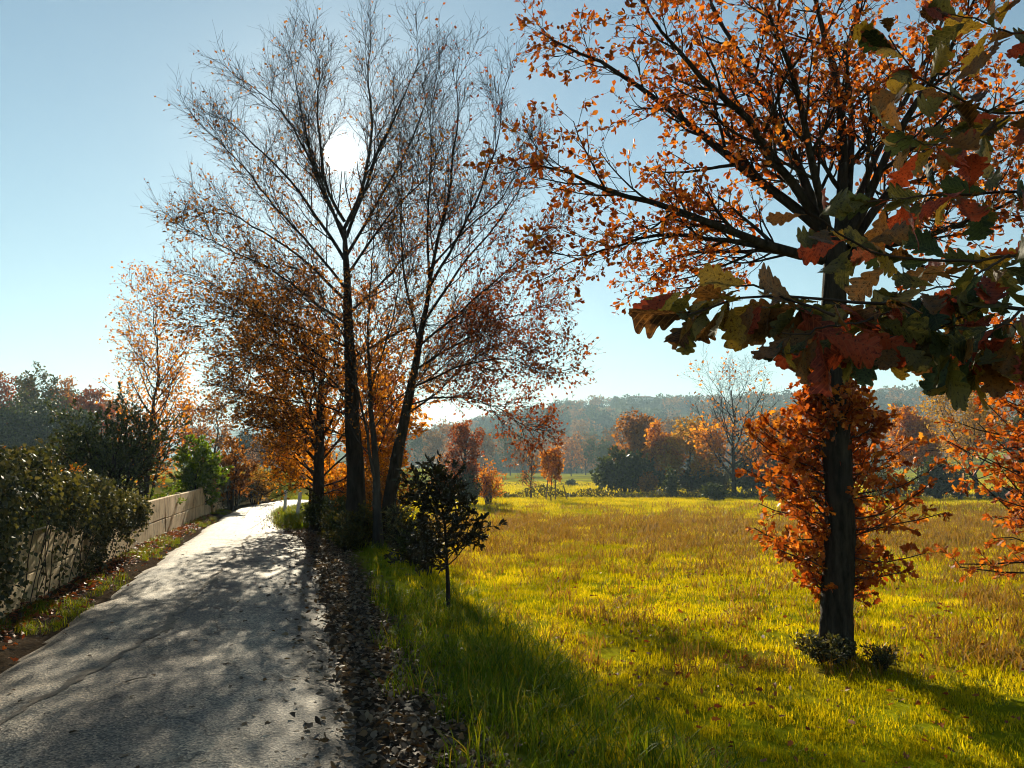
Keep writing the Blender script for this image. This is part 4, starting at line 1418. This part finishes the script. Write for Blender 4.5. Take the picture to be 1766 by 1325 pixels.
BU = [('small black green bush at the field edge before the bare fan tree', 1232, 832, 866, 57, 48, 'dark_leaf', 2500),
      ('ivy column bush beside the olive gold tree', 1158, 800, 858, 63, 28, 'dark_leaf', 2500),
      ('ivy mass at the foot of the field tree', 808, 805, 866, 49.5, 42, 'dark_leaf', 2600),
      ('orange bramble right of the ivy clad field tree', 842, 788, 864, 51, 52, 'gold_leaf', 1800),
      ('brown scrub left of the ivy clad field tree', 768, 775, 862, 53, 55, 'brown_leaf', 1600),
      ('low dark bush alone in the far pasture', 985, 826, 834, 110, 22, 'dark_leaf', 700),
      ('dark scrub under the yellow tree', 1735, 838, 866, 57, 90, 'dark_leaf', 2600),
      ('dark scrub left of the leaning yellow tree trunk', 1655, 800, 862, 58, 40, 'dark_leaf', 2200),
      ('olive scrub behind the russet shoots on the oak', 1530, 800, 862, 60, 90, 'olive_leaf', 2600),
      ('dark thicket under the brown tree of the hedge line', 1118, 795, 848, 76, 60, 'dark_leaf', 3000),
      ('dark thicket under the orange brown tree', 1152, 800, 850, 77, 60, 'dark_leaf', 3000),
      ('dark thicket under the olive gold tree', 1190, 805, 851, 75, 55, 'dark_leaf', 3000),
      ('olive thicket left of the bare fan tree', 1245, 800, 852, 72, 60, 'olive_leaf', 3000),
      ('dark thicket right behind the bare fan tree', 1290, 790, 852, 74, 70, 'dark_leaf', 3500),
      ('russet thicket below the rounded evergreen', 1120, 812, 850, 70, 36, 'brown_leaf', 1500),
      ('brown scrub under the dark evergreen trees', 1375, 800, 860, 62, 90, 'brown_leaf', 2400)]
for i, (lb, px, pt, pb, Y, w, mt, nl) in enumerate(BU):
    shrub('field_bush', lb, px, pt, pb, Y, w, mt, 150 + i, nl, 0.16, 14, 'card', drop=0.55)
# stakes round the young tree
for i, px in enumerate((941, 958, 979)):
    p = gpt(px, 864)
    st = thing('tree_stake', ['leaning wooden stake left of the staked young tree', 'upright wooden stake right of the staked young tree', 'short wooden stake standing apart from the young tree'][i], 'stake', p)
    h_ = (2.2, 2.0, 1.1)[i]
    lean = (0.25, 0.0, -0.3)[i]
    pts = np.array([[p[0], p[1], p[2] - .1], [p[0] + lean * .5, p[1], p[2] + h_ * .5], [p[0] + lean, p[1], p[2] + h_]])
    Bag().tube(pts[None], np.array([[.05, .048, .045]]), 7).build('stake', M['wood_stake'], st, True)
    Bag().tube(np.array([[pts[2], pts[2] + [0, 0, .05]]]), np.array([[.05, .02]]), 7).build('tip', M['wood_stake'], st)

# rough growth along the far field edge
rng = np.random.default_rng(160)
n_ = 16000
px = rng.uniform(700, 1900, n_)
row = rng.random(n_)
Yw = np.where(row < 0.7, 63 + rng.normal(0, 0.5, n_), 110 + rng.normal(0, 1.2, n_))
x = (px - CX) / F * Yw
hh = (0.18 + 0.5 * np.abs(np.sin(x * 0.7) * np.sin(x * 0.23 + 1))) * rng.random(n_) * 1.4
pos = np.stack([x, Yw, hgt(x, Yw) + hh], -1)
V, T = leaves(rng, pos, rng.normal(0, 0.5, (n_, 3)) + UP * 0.7, 0.16, 'card')
o = Bag().add(V, None, T).build('undergrowth', M['olive_leaf'])
tag(o, 'strip of rough weeds along the far edge of the field', 'weeds', kind='stuff')

# ------------------------------------------------------------------ valley and hillside woods
def hill_proto(seed, mat, n, size, flat=1.0, tall=1.0):
    rng = np.random.default_rng(seed)
    nb = 9
    c = rng.normal(0, 1, (nb, 3)) * [0.30, 0.30, 0.22] + [0, 0, 0.62]
    c[:, 2] = np.clip(c[:, 2], 0.34, 0.86)
    k = rng.integers(0, nb, n)
    d = norm(rng.normal(0, 1, (n, 3)))
    pos = c[k] + d * (0.20 * rng.uniform(0.6, 1.05, n))[:, None]
    pos[:, 2] = np.maximum(pos[:, 2] * tall, 0.06)
    pos[:, :2] *= flat
    V, T = leaves(rng, pos, d + rng.normal(0, 0.6, (n, 3)), size, 'card')
    tp = np.array([[[0, 0, -0.1], [0.01, 0, 0.3], [0, 0.01, 0.6]]])
    V2, Q2 = tubes(tp, np.array([[.035, .028, .015]]), 5)
    me_o = mk('hill_tree', np.concatenate([V, V2]), [T, Q2 + len(V)], [M[mat], M['bark']], mi=np.concatenate([np.zeros(len(T)), np.ones(len(Q2))]))
    me = me_o.data
    bpy.data.objects.remove(me_o)
    return me, V, T


PROTO = [hill_proto(200 + i, m, 260, 0.16, fl) for i, (m, fl) in enumerate([('hill_green', 1.0), ('hill_green', 1.25), ('hill_brown', 1.0), ('hill_dark', 0.8), ('hill_dark', 1.1), ('hill_brown', 1.2)])]
KIND = ['green', 'green', 'brown', 'dark', 'dark', 'brown']
rng = np.random.default_rng(210)
cand = []
for _ in range(1700):
    px = rng.uniform(640, 2250)
    r = rng.uniform(255, 640)
    az = math.atan((px - CX) / F)
    x, y = r * math.sin(az), r * math.cos(az)
    clump = math.sin(x * 0.031 + 1) * math.cos(y * 0.027) + 0.6 * math.sin(x * 0.07 + y * 0.05)
    if r < 600 and clump < -0.15 and rng.random() < 0.8:
        continue
    if r > 540 and any(abs(px - hp) < hw for hp, hw in ((1105, 26), (1535, 30), (1582, 26), (1628, 26))):
        continue
    k = int(rng.choice(6, p=[.27, .22, .15, .14, .14, .08]))
    if r < 320:
        k = int(rng.choice([2, 5, 0, 2]))
    cand.append((x, y, r, px, k, rng.uniform(4.5, 9.5) * (0.8 if r > 560 else 1)))
vis = sorted([c for c in cand if 690 < c[3] < 1766], key=lambda c: -c[5] / c[2])
ind = set(id(c) for c in vis[:290])
lab = {'green': 'one of the hazy green trees on the hillside across the valley', 'brown': 'one of the hazy brown trees on the hillside across the valley', 'dark': 'one of the hazy dark trees on the hillside across the valley'}
mass = {m: Bag() for m in ('hill_green', 'hill_brown', 'hill_dark')}
mname = ['hill_green', 'hill_green', 'hill_brown', 'hill_dark', 'hill_dark', 'hill_brown']
for c in cand:
    x, y, r, px, k, h_ = c
    z = float(hill_z(math.atan2(x, y), r))
    if id(c) in ind:
        o = bpy.data.objects.new('hill_tree', PROTO[k][0])
        COL.objects.link(o)
        o.location = (x, y, z - 0.3)
        o.scale = (h_, h_, h_)
        o.rotation_euler = (0, 0, float(rng.uniform(0, 6.28)))
        tag(o, lab[KIND[k]], 'tree', 'hazy %s trees on the hillside' % KIND[k])
    else:
        a = rng.uniform(0, 6.28)
        V = PROTO[k][1] * h_
        V = np.stack([V[:, 0] * math.cos(a) - V[:, 1] * math.sin(a), V[:, 0] * math.sin(a) + V[:, 1] * math.cos(a), V[:, 2]], -1) + [x, y, z - 0.3]
        mass[mname[k]].add(V, None, PROTO[k][2])
for m, lb in (('hill_green', 'green'), ('hill_brown', 'brown'), ('hill_dark', 'dark')):
    o = mass[m].build('woods', M[m])
    tag(o, 'mass of small %s trees filling out the far hillside woods' % lb, 'woods', kind='stuff')

# nearer valley belt in front of the hill
vl = [(745, 752, 190), (780, 742, 205), (835, 758, 185), (880, 765, 210), (905, 772, 190), (985, 772, 200), (1010, 765, 215), (1035, 775, 190), (1060, 750, 200), (1130, 742, 180), (1160, 728, 200),
      (1185, 735, 170), (1220, 738, 190), (1400, 720, 180), (1520, 715, 200), (1560, 705, 210), (1600, 715, 190), (1640, 712, 230), (1730, 705, 240), (720, 760, 220)]
ORD = ['leftmost', 'second', 'third', 'fourth', 'fifth', 'sixth', 'seventh', 'eighth', 'ninth', 'tenth', 'eleventh', 'twelfth', 'thirteenth', 'fourteenth', 'fifteenth']
rank = {}
for kk in (0, 1):
    sel = sorted([i for i in range(len(vl)) if (i % 4 == 3) == bool(kk)], key=lambda i: vl[i][0])
    for q, i in enumerate(sel):
        rank[i] = ORD[q] + ('' if q == 0 else ' from the left')
for i, (px, pt, Y) in enumerate(vl):
    mt = ['hill_brown', 'brown_leaf', 'hill_brown', 'hill_green'][i % 4]
    mid_tree('valley_tree', ('pinkish brown tree in the belt below the hill, ' if mt != 'hill_green' else 'grey green tree in the belt below the hill, ') + rank[i], 'tree', px, pt, 815, Y, 62, mt, 230 + i, 1300, 0.55, dens=(14, 6, 3),
             group='brown trees in the valley belt' if mt != 'hill_green' else 'green trees in the valley belt', low=0.1)


# houses on the ridge
def house(label, px, py, r, w, d, h, roofh, nwin, rz=0.1):
    az = math.atan((px - CX) / F)
    x, y = r * math.sin(az), r * math.cos(az)
    z = float(hill_z(az, r)) - 0.3
    zt = at(px, py, y)[2]
    z = max(z, zt - h - roofh)
    t = thing('house', label, 'house', (x, y, z))
    t.rotation_euler = (0, 0, rz)
    bpy.context.view_layer.update()
    Bg = lambda: Bag()

    def loc(bag, nm, mat, par=t):
        V = np.concatenate(bag.V)
        o = mk(nm, V, [np.concatenate(bag.Q)] if bag.Q else [], mat)
        o.parent = par
        return o
    loc(Bg().box((0, 0, h / 2 - 3), (w / 2, d / 2, h / 2 + 3)), 'wall', M['plaster'])
    e = 0.5
    V = np.array([[-w / 2 - e, -d / 2 - e, h], [w / 2 + e, -d / 2 - e, h], [w / 2 + e, d / 2 + e, h], [-w / 2 - e, d / 2 + e, h], [-w / 2 + d * .3, 0, h + roofh], [w / 2 - d * .3, 0, h + roofh]])
    ro = mk('roof', V, [np.array([[0, 1, 5, 4], [2, 3, 4, 5], [3, 2, 1, 0]]), np.array([[1, 2, 5], [3, 0, 4]])], M['rooftile'])
    ro.parent = t
    ch = loc(Bg().box((w * .2, 0.6, h + roofh * .9), (.4, .4, .9)), 'chimney', M['plaster'], ro)
    for i in range(nwin):
        xx = -w / 2 + w * (i + 0.5) / nwin
        wn = loc(Bg().box((xx, -d / 2 - 0.03, h * .55), (.6, .06, .8)), 'window', M['pane'])
        loc(Bg().box((xx, -d / 2 - 0.12, h * .55 - .9), (.8, .1, .08)), 'sill', M['plaster'], wn)


house('long farmhouse with flat dark roof on the middle of the ridge', 1105, 686, 612, 19, 9, 5, 1.6, 5)
house('low house on the ridge just right of the oak trunk', 1535, 680, 615, 16, 9, 6, 1.6, 4, -0.2)
house('pale low building beside the ridge house', 1582, 689, 600, 15, 8, 3.5, 1.0, 4, -0.25)
house('taller house on the ridge below the hanging leaves', 1628, 668, 618, 13, 9, 7, 2.0, 3, -0.3)

# umbrella pine on the skyline
rng = np.random.default_rng(260)
r = 610.0
az = math.atan((1738 - CX) / F)
x, y = r * math.sin(az), r * math.cos(az)
zb = float(hill_z(az, r))
zt = at(1738, 652, y)[2]
tp = thing('umbrella_pine', 'flat topped umbrella pine alone on the right skyline', 'tree', (x, y, zb))
P = np.array([[[x, y, zb - .5], [x + .3, y, (zb + zt) / 2], [x, y, zt - 4]]])
Bag().tube(P, np.array([[.6, .5, .35]]), 7).build('trunk', M['bark'], tp, True)
n_ = 900
a, q = rng.uniform(0, 6.28, n_), np.sqrt(rng.random(n_))
pos = np.stack([x + np.cos(a) * q * 8.5, y + np.sin(a) * q * 8.5, zt - 4.5 + 4.2 * (1 - q ** 2) * rng.random(n_) ** 0.5 + rng.normal(0, .3, n_)], -1)
V, T = leaves(rng, pos, rng.normal(0, 1, (n_, 3)), 1.3, 'card')
Bag().add(V, None, T).build('crown', M['hill_dark'], tp)['kind'] = 'stuff'

# ------------------------------------------------------------------ verge: posts, sapling, undergrowth
for i, (px, pt, pb, Y, lean) in enumerate([(493, 847, 866, 27.5, 0.03), (518, 851, 876, 24.5, 0.10), (541, 857, 888, 21.5, 0.05)]):
    b_ = at(px - lean * 60, pb, Y)
    b_[2] = float(hgt(b_[0], b_[1])) - 0.05
    tz = at(px, pt, Y)
    t = thing('marker_post', ['farthest white post at the bend of the lane', 'middle white post, leaning most, at the bend', 'nearest white post beside the golden oak trunk'][i], 'post', b_, 'white posts on the bend')
    P = np.stack([b_, (b_ + tz) / 2, tz])
    Bag().tube(P[None], np.full((1, 3), 0.055), 8).build('shaft', M['white'], t)
    Bag().tube(np.stack([tz, tz + [0, 0, .03], tz + [0, 0, .035]])[None], np.array([[.055, .042, .001]]), 8).build('cap', M['white'], t)

rng = np.random.default_rng(270)
sp = gpt(773, 1052)
t = thing('sapling', 'small dark leaved sapling on a thin stem at the field edge', 'tree', sp)
tr = resample([sp - [0, 0, .05], at(772, 1000, sp[1]), at(770, 940, sp[1]), at(762, 870, sp[1]), at(755, 838, sp[1])], 14, rng, 0.006)
rr_ = np.linspace(.026, .006, 14)
Bag().tube(tr[None], rr_[None], 8).build('trunk', M['bark'], t, True)
P, R = kids(rng, tr[None], rr_[None], 36, 0.34, 1.0, 0.62, 1.0, 0.45, 0.12, 6, 0.5, 0.35, 0.4, 0.003)
P2, R2 = kids(rng, P, R, 6, 0.15, 1.0, 0.2, 0.75, 0.25, 0.12, 4, 0.7, 0.3, 0.5, 0.002)
Bag().tube(P, R, 4).tube(P2, R2, 3).build('branches', M['bark'], t, True)
pos, ax = leaf_spots(rng, P2, 16, 0.05, 1.0, 0.1, 0.8)
V, T = leaves(rng, pos, ax, 0.06, 'lens')
Bag().add(V, None, T).build('crown', M['sapling_leaf'], t)['kind'] = 'stuff'

UG = [('ivy and bramble tangle round the foot of the leaning trunk', 690, 860, 955, 14.3, 80, 'ivy_leaf', 2600, 0.055),
      ('dark bramble at the foot of the tallest trunk', 625, 868, 948, 15.0, 90, 'olive_leaf', 2600, 0.055),
      ('shaded scrub between golden oak and tallest trunk', 575, 880, 940, 17.0, 80, 'olive_leaf', 2400, 0.06),
      ('low dark scrub under the golden oak', 548, 850, 915, 19.2, 60, 'dark_leaf', 2000, 0.07),
      ('dark scrub behind the small sapling', 735, 880, 1000, 12.2, 90, 'sapling_leaf', 1800, 0.05),
      ('brown scrub behind the thin forked tree', 640, 820, 925, 17.5, 110, 'brown_leaf', 2400, 0.06)]
UG += [('golden shoots low on the verge behind the tallest trunk', 620, 770, 890, 22.5, 120, 'gold_leaf', 4200, 0.085),
       ('dark tangle of stems and leaves left of the tallest trunk', 590, 850, 935, 16.4, 90, 'dark_leaf', 2600, 0.06),
       ('gold leaved undergrowth behind the golden oak trunk', 580, 790, 900, 21.5, 130, 'gold_leaf', 4200, 0.075),
       ('rust undergrowth between the thin and the leaning trunk', 660, 790, 905, 19.5, 110, 'brown_leaf', 3600, 0.07),
       ('green bramble spilling from the tallest trunk to the leaf drift', 600, 905, 955, 14.6, 80, 'olive_leaf', 2200, 0.05),
       ('dark nettles between the leaning trunk and the sapling', 712, 905, 985, 12.8, 70, 'dark_leaf', 1800, 0.05)]
UG += [('dark ivy and weeds round the foot of the field oak', 1425, 1085, 1125, 8.4, 130, 'ivy_leaf', 1300, 0.045), ('low weeds right of the field oak foot', 1520, 1105, 1140, 8.2, 90, 'olive_leaf', 700, 0.04)]
for i, (lb, px, pt, pb, Y, w, mt, nl, ls) in enumerate(UG):
    shrub('bramble', lb, px, pt, pb, Y, w, mt, 280 + i, nl, ls, 9, 'lens', cat='bramble')


# ------------------------------------------------------------------ grass
def blade_clump(name, seed, n, rad, h, w, mat, bend_=0.5, seg=2):
    rng = np.random.default_rng(seed)
    a, q = rng.uniform(0, 6.28, n), np.sqrt(rng.random(n)) * rad
    b = np.stack([np.cos(a) * q, np.sin(a) * q, np.zeros(n) - 0.01], -1)
    d = rng.uniform(0, 6.28, n)
    dr = np.stack([np.cos(d), np.sin(d), np.zeros(n)], -1)
    sd_ = np.stack([-np.sin(d + rng.normal(0, .6, n)), np.cos(d), np.zeros(n)], -1)
    hh = h * rng.uniform(0.45, 1.25, n)
    bn = bend_ * rng.uniform(0.2, 1.3, n)
    rows = []
    for k in range(seg + 1):
        f = k / (seg + 0.6)
        c = b + dr * (hh * bn * f ** 2)[:, None] + UP * (hh * f * (1 - 0.25 * bn * f))[:, None]
        ww = (w * (1 - 0.55 * f))
        rows += [c - sd_ * ww, c + sd_ * ww]
    tip = b + dr * (hh * bn)[:, None] + UP * (hh * (1 - 0.3 * bn))[:, None]
    rows.append(tip)
    V = np.stack(rows, 1)
    nv = V.shape[1]
    q_ = np.array([[2 * k, 2 * k + 1, 2 * k + 3, 2 * k + 2] for k in range(seg)])
    t_ = np.array([[2 * seg, 2 * seg + 1, 2 * seg + 2]])
    off = np.arange(n)[:, None, None] * nv
    o = mk(name, V.reshape(-1, 3), [(q_[None] + off).reshape(-1, 4), (t_[None] + off).reshape(-1, 3)], mat)
    COL.objects.unlink(o)
    return o


def scatter(name, label, cat, protos, pos, scale, mat=None, seed=0):
    """one object: many small clumps set on points"""
    rng = np.random.default_rng(seed)
    n_ = len(pos)
    c = bpy.data.collections.new(name + '_clumps')
    for p in protos:
        c.objects.link(p)
    me = bpy.data.meshes.new(name)
    me.vertices.add(n_)
    me.vertices.foreach_set('co', np.asarray(pos, np.float32).ravel())
    a1 = me.attributes.new('clump_scale', 'FLOAT', 'POINT')
    a1.data.foreach_set('value', np.asarray(scale, np.float32))
    a2 = me.attributes.new('clump_turn', 'FLOAT_VECTOR', 'POINT')
    rot = np.zeros((n_, 3), np.float32)
    rot[:, 2] = rng.uniform(0, 6.28, n_)
    a2.data.foreach_set('vector', rot.ravel())
    a3 = me.attributes.new('clump_kind', 'INT', 'POINT')
    a3.data.foreach_set('value', rng.integers(0, len(protos), n_).astype(np.int32))
    o = link(name, me)
    ng = bpy.data.node_groups.new(name + '_nodes', 'GeometryNodeTree')
    ng.interface.new_socket('Geometry', in_out='INPUT', socket_type='NodeSocketGeometry')
    ng.interface.new_socket('Geometry', in_out='OUTPUT', socket_type='NodeSocketGeometry')
    N_, Lk = ng.nodes, ng.links
    gi, go = N_.new('NodeGroupInput'), N_.new('NodeGroupOutput')
    ci = N_.new('GeometryNodeCollectionInfo')
    ci.inputs['Collection'].default_value = c
    ci.inputs['Separate Children'].default_value = True
    ci.inputs['Reset Children'].default_value = True
    iop = N_.new('GeometryNodeInstanceOnPoints')
    iop.inputs['Pick Instance'].default_value = True

    def attr(nm, ty):
        a = N_.new('GeometryNodeInputNamedAttribute')
        a.data_type = ty
        a.inputs['Name'].default_value = nm
        return a.outputs['Attribute']
    Lk.new(gi.outputs[0], iop.inputs['Points'])
    Lk.new(ci.outputs[0], iop.inputs['Instance'])
    Lk.new(attr('clump_kind', 'INT'), iop.inputs['Instance Index'])
    Lk.new(attr('clump_scale', 'FLOAT'), iop.inputs['Scale'])
    e2r = N_.new('FunctionNodeEulerToRotation')
    Lk.new(attr('clump_turn', 'FLOAT_VECTOR'), e2r.inputs[0])
    Lk.new(e2r.outputs[0], iop.inputs['Rotation'])
    Lk.new(iop.outputs[0], go.inputs[0])
    md = o.modifiers.new('clumps', 'NODES')
    md.node_group = ng
    tag(o, label, cat, kind='stuff')
    return o


rng = np.random.default_rng(300)


def in_view(x, y, margin=0.06):
    return np.abs(x / np.maximum(y, 0.5)) < 0.637 + margin + 0.6 / np.maximum(y, 1)


# field
pts = []
sc = []
for y0, y1, dens, s_ in ((2.8, 8, 60, 0.8), (8, 14, 36, 0.95), (14, 24, 18, 1.3), (24, 40, 8, 1.8), (40, 66, 3.5, 2.6), (66, 130, 0.8, 5.0)):
    A = (y1 - y0) * (1.5 * y1)
    n_ = int(A * dens)
    x, y = rng.uniform(-0.75 * y1, 0.75 * y1, n_), rng.uniform(y0, y1, n_)
    dR_ = x - xr(np.clip(y, -30, 46))
    thin = 0.5 + 0.5 * np.sin(x * 0.31 + 2 * np.sin(y * 0.17)) * np.sin(y * 0.45 + np.sin(x * 0.2))
    m = in_view(x, y) & (dR_ > 1.1) & (rng.random(n_) < 0.7 + 0.3 * thin)
    pts.append(np.stack([x[m], y[m], hgt(x[m], y[m])], -1))
    sc.append(np.full(m.sum(), s_) * rng.uniform(0.7, 1.3, m.sum()))
fp, fs_ = np.concatenate(pts), np.concatenate(sc)
FG = [blade_clump('field_clump', 310 + i, 46, 0.17, 0.08, 0.0042, M['field_grass'], 0.7, 1) for i in range(5)]
scatter('field_grass', 'short yellow green grass covering the sunlit field', 'grass', FG, fp, fs_, seed=1)
# dry brown tufts
n_ = 7000
y = 8 + 40 * rng.random(n_) ** 1.2
x = rng.uniform(-0.1, 0.75, n_) * y
dens_ = np.exp(-((y - 27) / 7) ** 2) + 0.5 * sstep(0.45, 0.7, x / y) + 0.12
m = in_view(x, y) & (rng.random(n_) < dens_) & (x - xr(y) > 2.4)
DG = [blade_clump('dry_clump', 320 + i, 30, 0.16, 0.13, 0.005, M['dry_grass'], 0.8, 1) for i in range(3)]
scatter('dry_grass', 'dry brown stubble tufts scattered over the field', 'grass', DG, np.stack([x[m], y[m], hgt(x[m], y[m])], -1), rng.uniform(0.8, 1.8, m.sum()) * (0.7 + y[m] / 30), seed=2)
# verge, taller and greener; a few dark tufts out in the field
pts, sc = [], []
y = 5 + 30 * rng.random(420) ** 1.3
x = rng.uniform(-0.15, 0.7, 420) * y
m = in_view(x, y) & (x - xr(y) > 2.4)
pts.append(np.stack([x[m], y[m], hgt(x[m], y[m])], -1))
sc.append(rng.uniform(0.35, 0.75, m.sum()))
for y0, y1, dens in ((2.2, 9, 30), (9, 18, 18), (18, 34, 9)):
    n_ = int((y1 - y0) * 3.0 * dens)
    y = rng.uniform(y0, y1, n_)
    dd = rng.uniform(0.2, 2.2, n_)
    x = xr(y) + dd
    lo_ = np.interp(y, [4, 7, 11, 16], [0.34, 0.40, 0.68, 0.6]) + 0.08 * np.sin(y * 1.7) + 0.06 * np.sin(y * 4.1)
    m = (dd > lo_) & in_view(x, y) & (rng.random(n_) < np.interp(dd, [0.3, 0.8, 1.5, 2.2], [0.8, 1, 0.75, 0.15]))
    m &= ~((y > 9.5) & (y < 19) & (rng.random(n_) < 0.55))
    pts.append(np.stack([x[m], y[m], hgt(x[m], y[m])], -1))
    sc.append(rng.uniform(0.55, 1.25, m.sum()))
# left verge, thin
y = rng.uniform(3, 30, 900)
dd = rng.uniform(-0.05, 0.55, 900)
x = xl(y) - dd
m = in_view(x, y) & (np.sin(y * 0.9) + np.sin(y * 2.3 + 1) + rng.normal(0, .4, 900) > 0.2)
pts.append(np.stack([x[m], y[m], hgt(x[m], y[m])], -1))
sc.append(rng.uniform(0.3, 0.65, m.sum()))
# bright tuft by the posts
y = rng.uniform(20, 31, 420)
x = xr(y) + rng.uniform(-0.15, 1.1, 420)
pts.append(np.stack([x, y, hgt(x, y)], -1))
sc.append(rng.uniform(0.8, 1.5, 420))
VG = [blade_clump('verge_clump', 330 + i, 34, 0.15, 0.19, 0.0042, M['verge_grass'], 0.85, 3) for i in range(5)]
scatter('verge_grass', 'long green grass on the verge and bank by the lane', 'grass', VG, np.concatenate(pts), np.concatenate(sc), seed=3)

# ------------------------------------------------------------------ dead leaves and twigs
rng = np.random.default_rng(400)


def litter(n, ysel, dsel, left=False):
    y = ysel(n)
    dd = dsel(n)
    x = (xl(y) - dd) if left else (xr(y) + dd)
    on_road = (dd < 0)
    z = np.where(on_road, road_z(x, y), hgt(x, y)) + rng.uniform(0.005, 0.04, n)
    return np.stack([x, y, z], -1)


yn = lambda n: 2.2 + 24 * rng.random(n) ** 1.9
p1 = litter(14000, yn, lambda n: np.where(rng.random(n) < 0.86, rng.normal(0.24, 0.19, n), rng.normal(0.15, 0.45, n)))
p1 = p1[in_view(p1[:, 0], p1[:, 1], 0.1)]
n_ = len(p1)
ax = np.stack([rng.normal(0, 1, n_), rng.normal(0, 1, n_), rng.normal(0, 0.3, n_)], -1)
V, T = leaves(rng, p1, ax, 0.055, 'oak6', np.broadcast_to(UP, (n_, 3)).copy(), 0.45)
lit = Bag().add(V, None, T).build('leaf_litter', M['litter'])
tag(lit, 'drift of grey brown dead leaves along the edge of the lane', 'dead leaves', kind='stuff')
# the largest, nearest leaves of the drift one by one
d = np.linalg.norm(p1, axis=1)
near = np.argsort(d)[:1200:6][:180]
Tm, Fc = TPL['oak']
lm = []
for i in range(5):
    me = bpy.data.meshes.new('leaf')
    me.from_pydata((Tm * [1, 1, rng.uniform(0.8, 2.4)]).tolist(), [], Fc.tolist())
    me.materials.append(M['litter'] if i < 4 else M['litter_red'])
    lm.append(me)
for i in near:
    place_leaf(lm[rng.integers(5)], p1[i] + [rng.normal(0, .05), rng.normal(0, .05), 0.025], np.array([rng.normal(), rng.normal(), rng.normal(0, .15)]), UP + rng.normal(0, .35, 3), rng.uniform(.05, .085), lit)
p2 = litter(2600, lambda n: 4 + 22 * rng.random(n), lambda n: rng.normal(0.38, 0.16, n), True)
n_ = len(p2)
ax = np.stack([rng.normal(0, 1, n_), rng.normal(0, 1, n_), rng.normal(0, 0.3, n_)], -1)
V, T = leaves(rng, p2, ax, 0.065, 'oak', np.broadcast_to(UP, (n_, 3)).copy(), 0.45)
tag(Bag().add(V, None, T).build('leaf_litter', M['litter_red']), 'reddish dead leaves at the foot of the concrete wall', 'dead leaves', kind='stuff')
y = 5 + 12 * rng.random(900)
x = rng.uniform(0.05, 0.7, 900) * y
p3 = np.stack([x, y, hgt(x, y) + 0.06], -1)[x - xr(y) > 2]
n_ = len(p3)
V, T = leaves(rng, p3, rng.normal(0, 1, (n_, 3)) * [1, 1, .4], 0.06, 'oak', np.broadcast_to(UP, (n_, 3)).copy(), 0.8)
tag(Bag().add(V, None, T).build('leaf_litter', M['litter_red']), 'scattered oak leaves lying in the field grass', 'dead leaves', kind='stuff')
# loose leaves blown on the asphalt
yq = 3.2 + 20 * rng.random(260) ** 1.5
xq = xl(yq) + rng.random(260) * 2.7
p4 = np.stack([xq, yq, road_z(xq, yq) + 0.008], -1)
V, T = leaves(rng, p4, rng.normal(0, 1, (260, 3)) * [1, 1, .05], 0.045, 'oak', np.broadcast_to(UP, (260, 3)).copy(), 0.2)
tag(Bag().add(V, None, T).build('leaf_litter', M['litter']), 'few loose leaves blown onto the asphalt', 'dead leaves', kind='stuff')
for i, (px, py, a, ln, lb) in enumerate([(570, 1240, 0.4, 0.14, 'curved pale twig on the asphalt near the leaf drift'), (650, 1285, 1.1, 0.22, 'short twig lying at the leaf drift'), (560, 1190, 0.2, 0.12, 'dark twig on the asphalt above the curved pale one'), (235, 1195, 0.9, 0.15, 'small twig in the middle of the lane'), (700, 1190, 1.9, 0.25, 'twig half buried in the dead leaves')]):
    p = gpt(px, py)
    z = max(p[2], float(road_z(p[0], p[1]))) + 0.012 if px < 600 else p[2] + 0.02
    u = np.array([math.cos(a), math.sin(a), 0])
    v = np.array([-u[1], u[0], 0])
    P = np.stack([np.array([p[0], p[1], z]) + u * ln * (q - .5) + v * ln * .15 * math.sin(q * 3) for q in np.linspace(0, 1, 7)])
    o = Bag().tube(P[None], np.linspace(.005, .003, 7)[None], 6).build('twig', M['wood_stake'], None, True)
    tag(o, lb, 'twig')

# ------------------------------------------------------------------ the air over the valley
m, n, l, o_ = new_mat('valley_haze')
pv = n.new('ShaderNodeVolumePrincipled')
pv.inputs['Color'].default_value = (0.60, 0.84, 1.0, 1)
pv.inputs['Density'].default_value = 0.00052
pv.inputs['Anisotropy'].default_value = 0.2
l.new(pv.outputs[0], o_.inputs['Volume'])
hz = Bag().box((0, 1600, 60), (3300, 2050, 64)).build('haze', m)
tag(hz, 'thin blue haze lying over the valley', 'haze', kind='stuff')
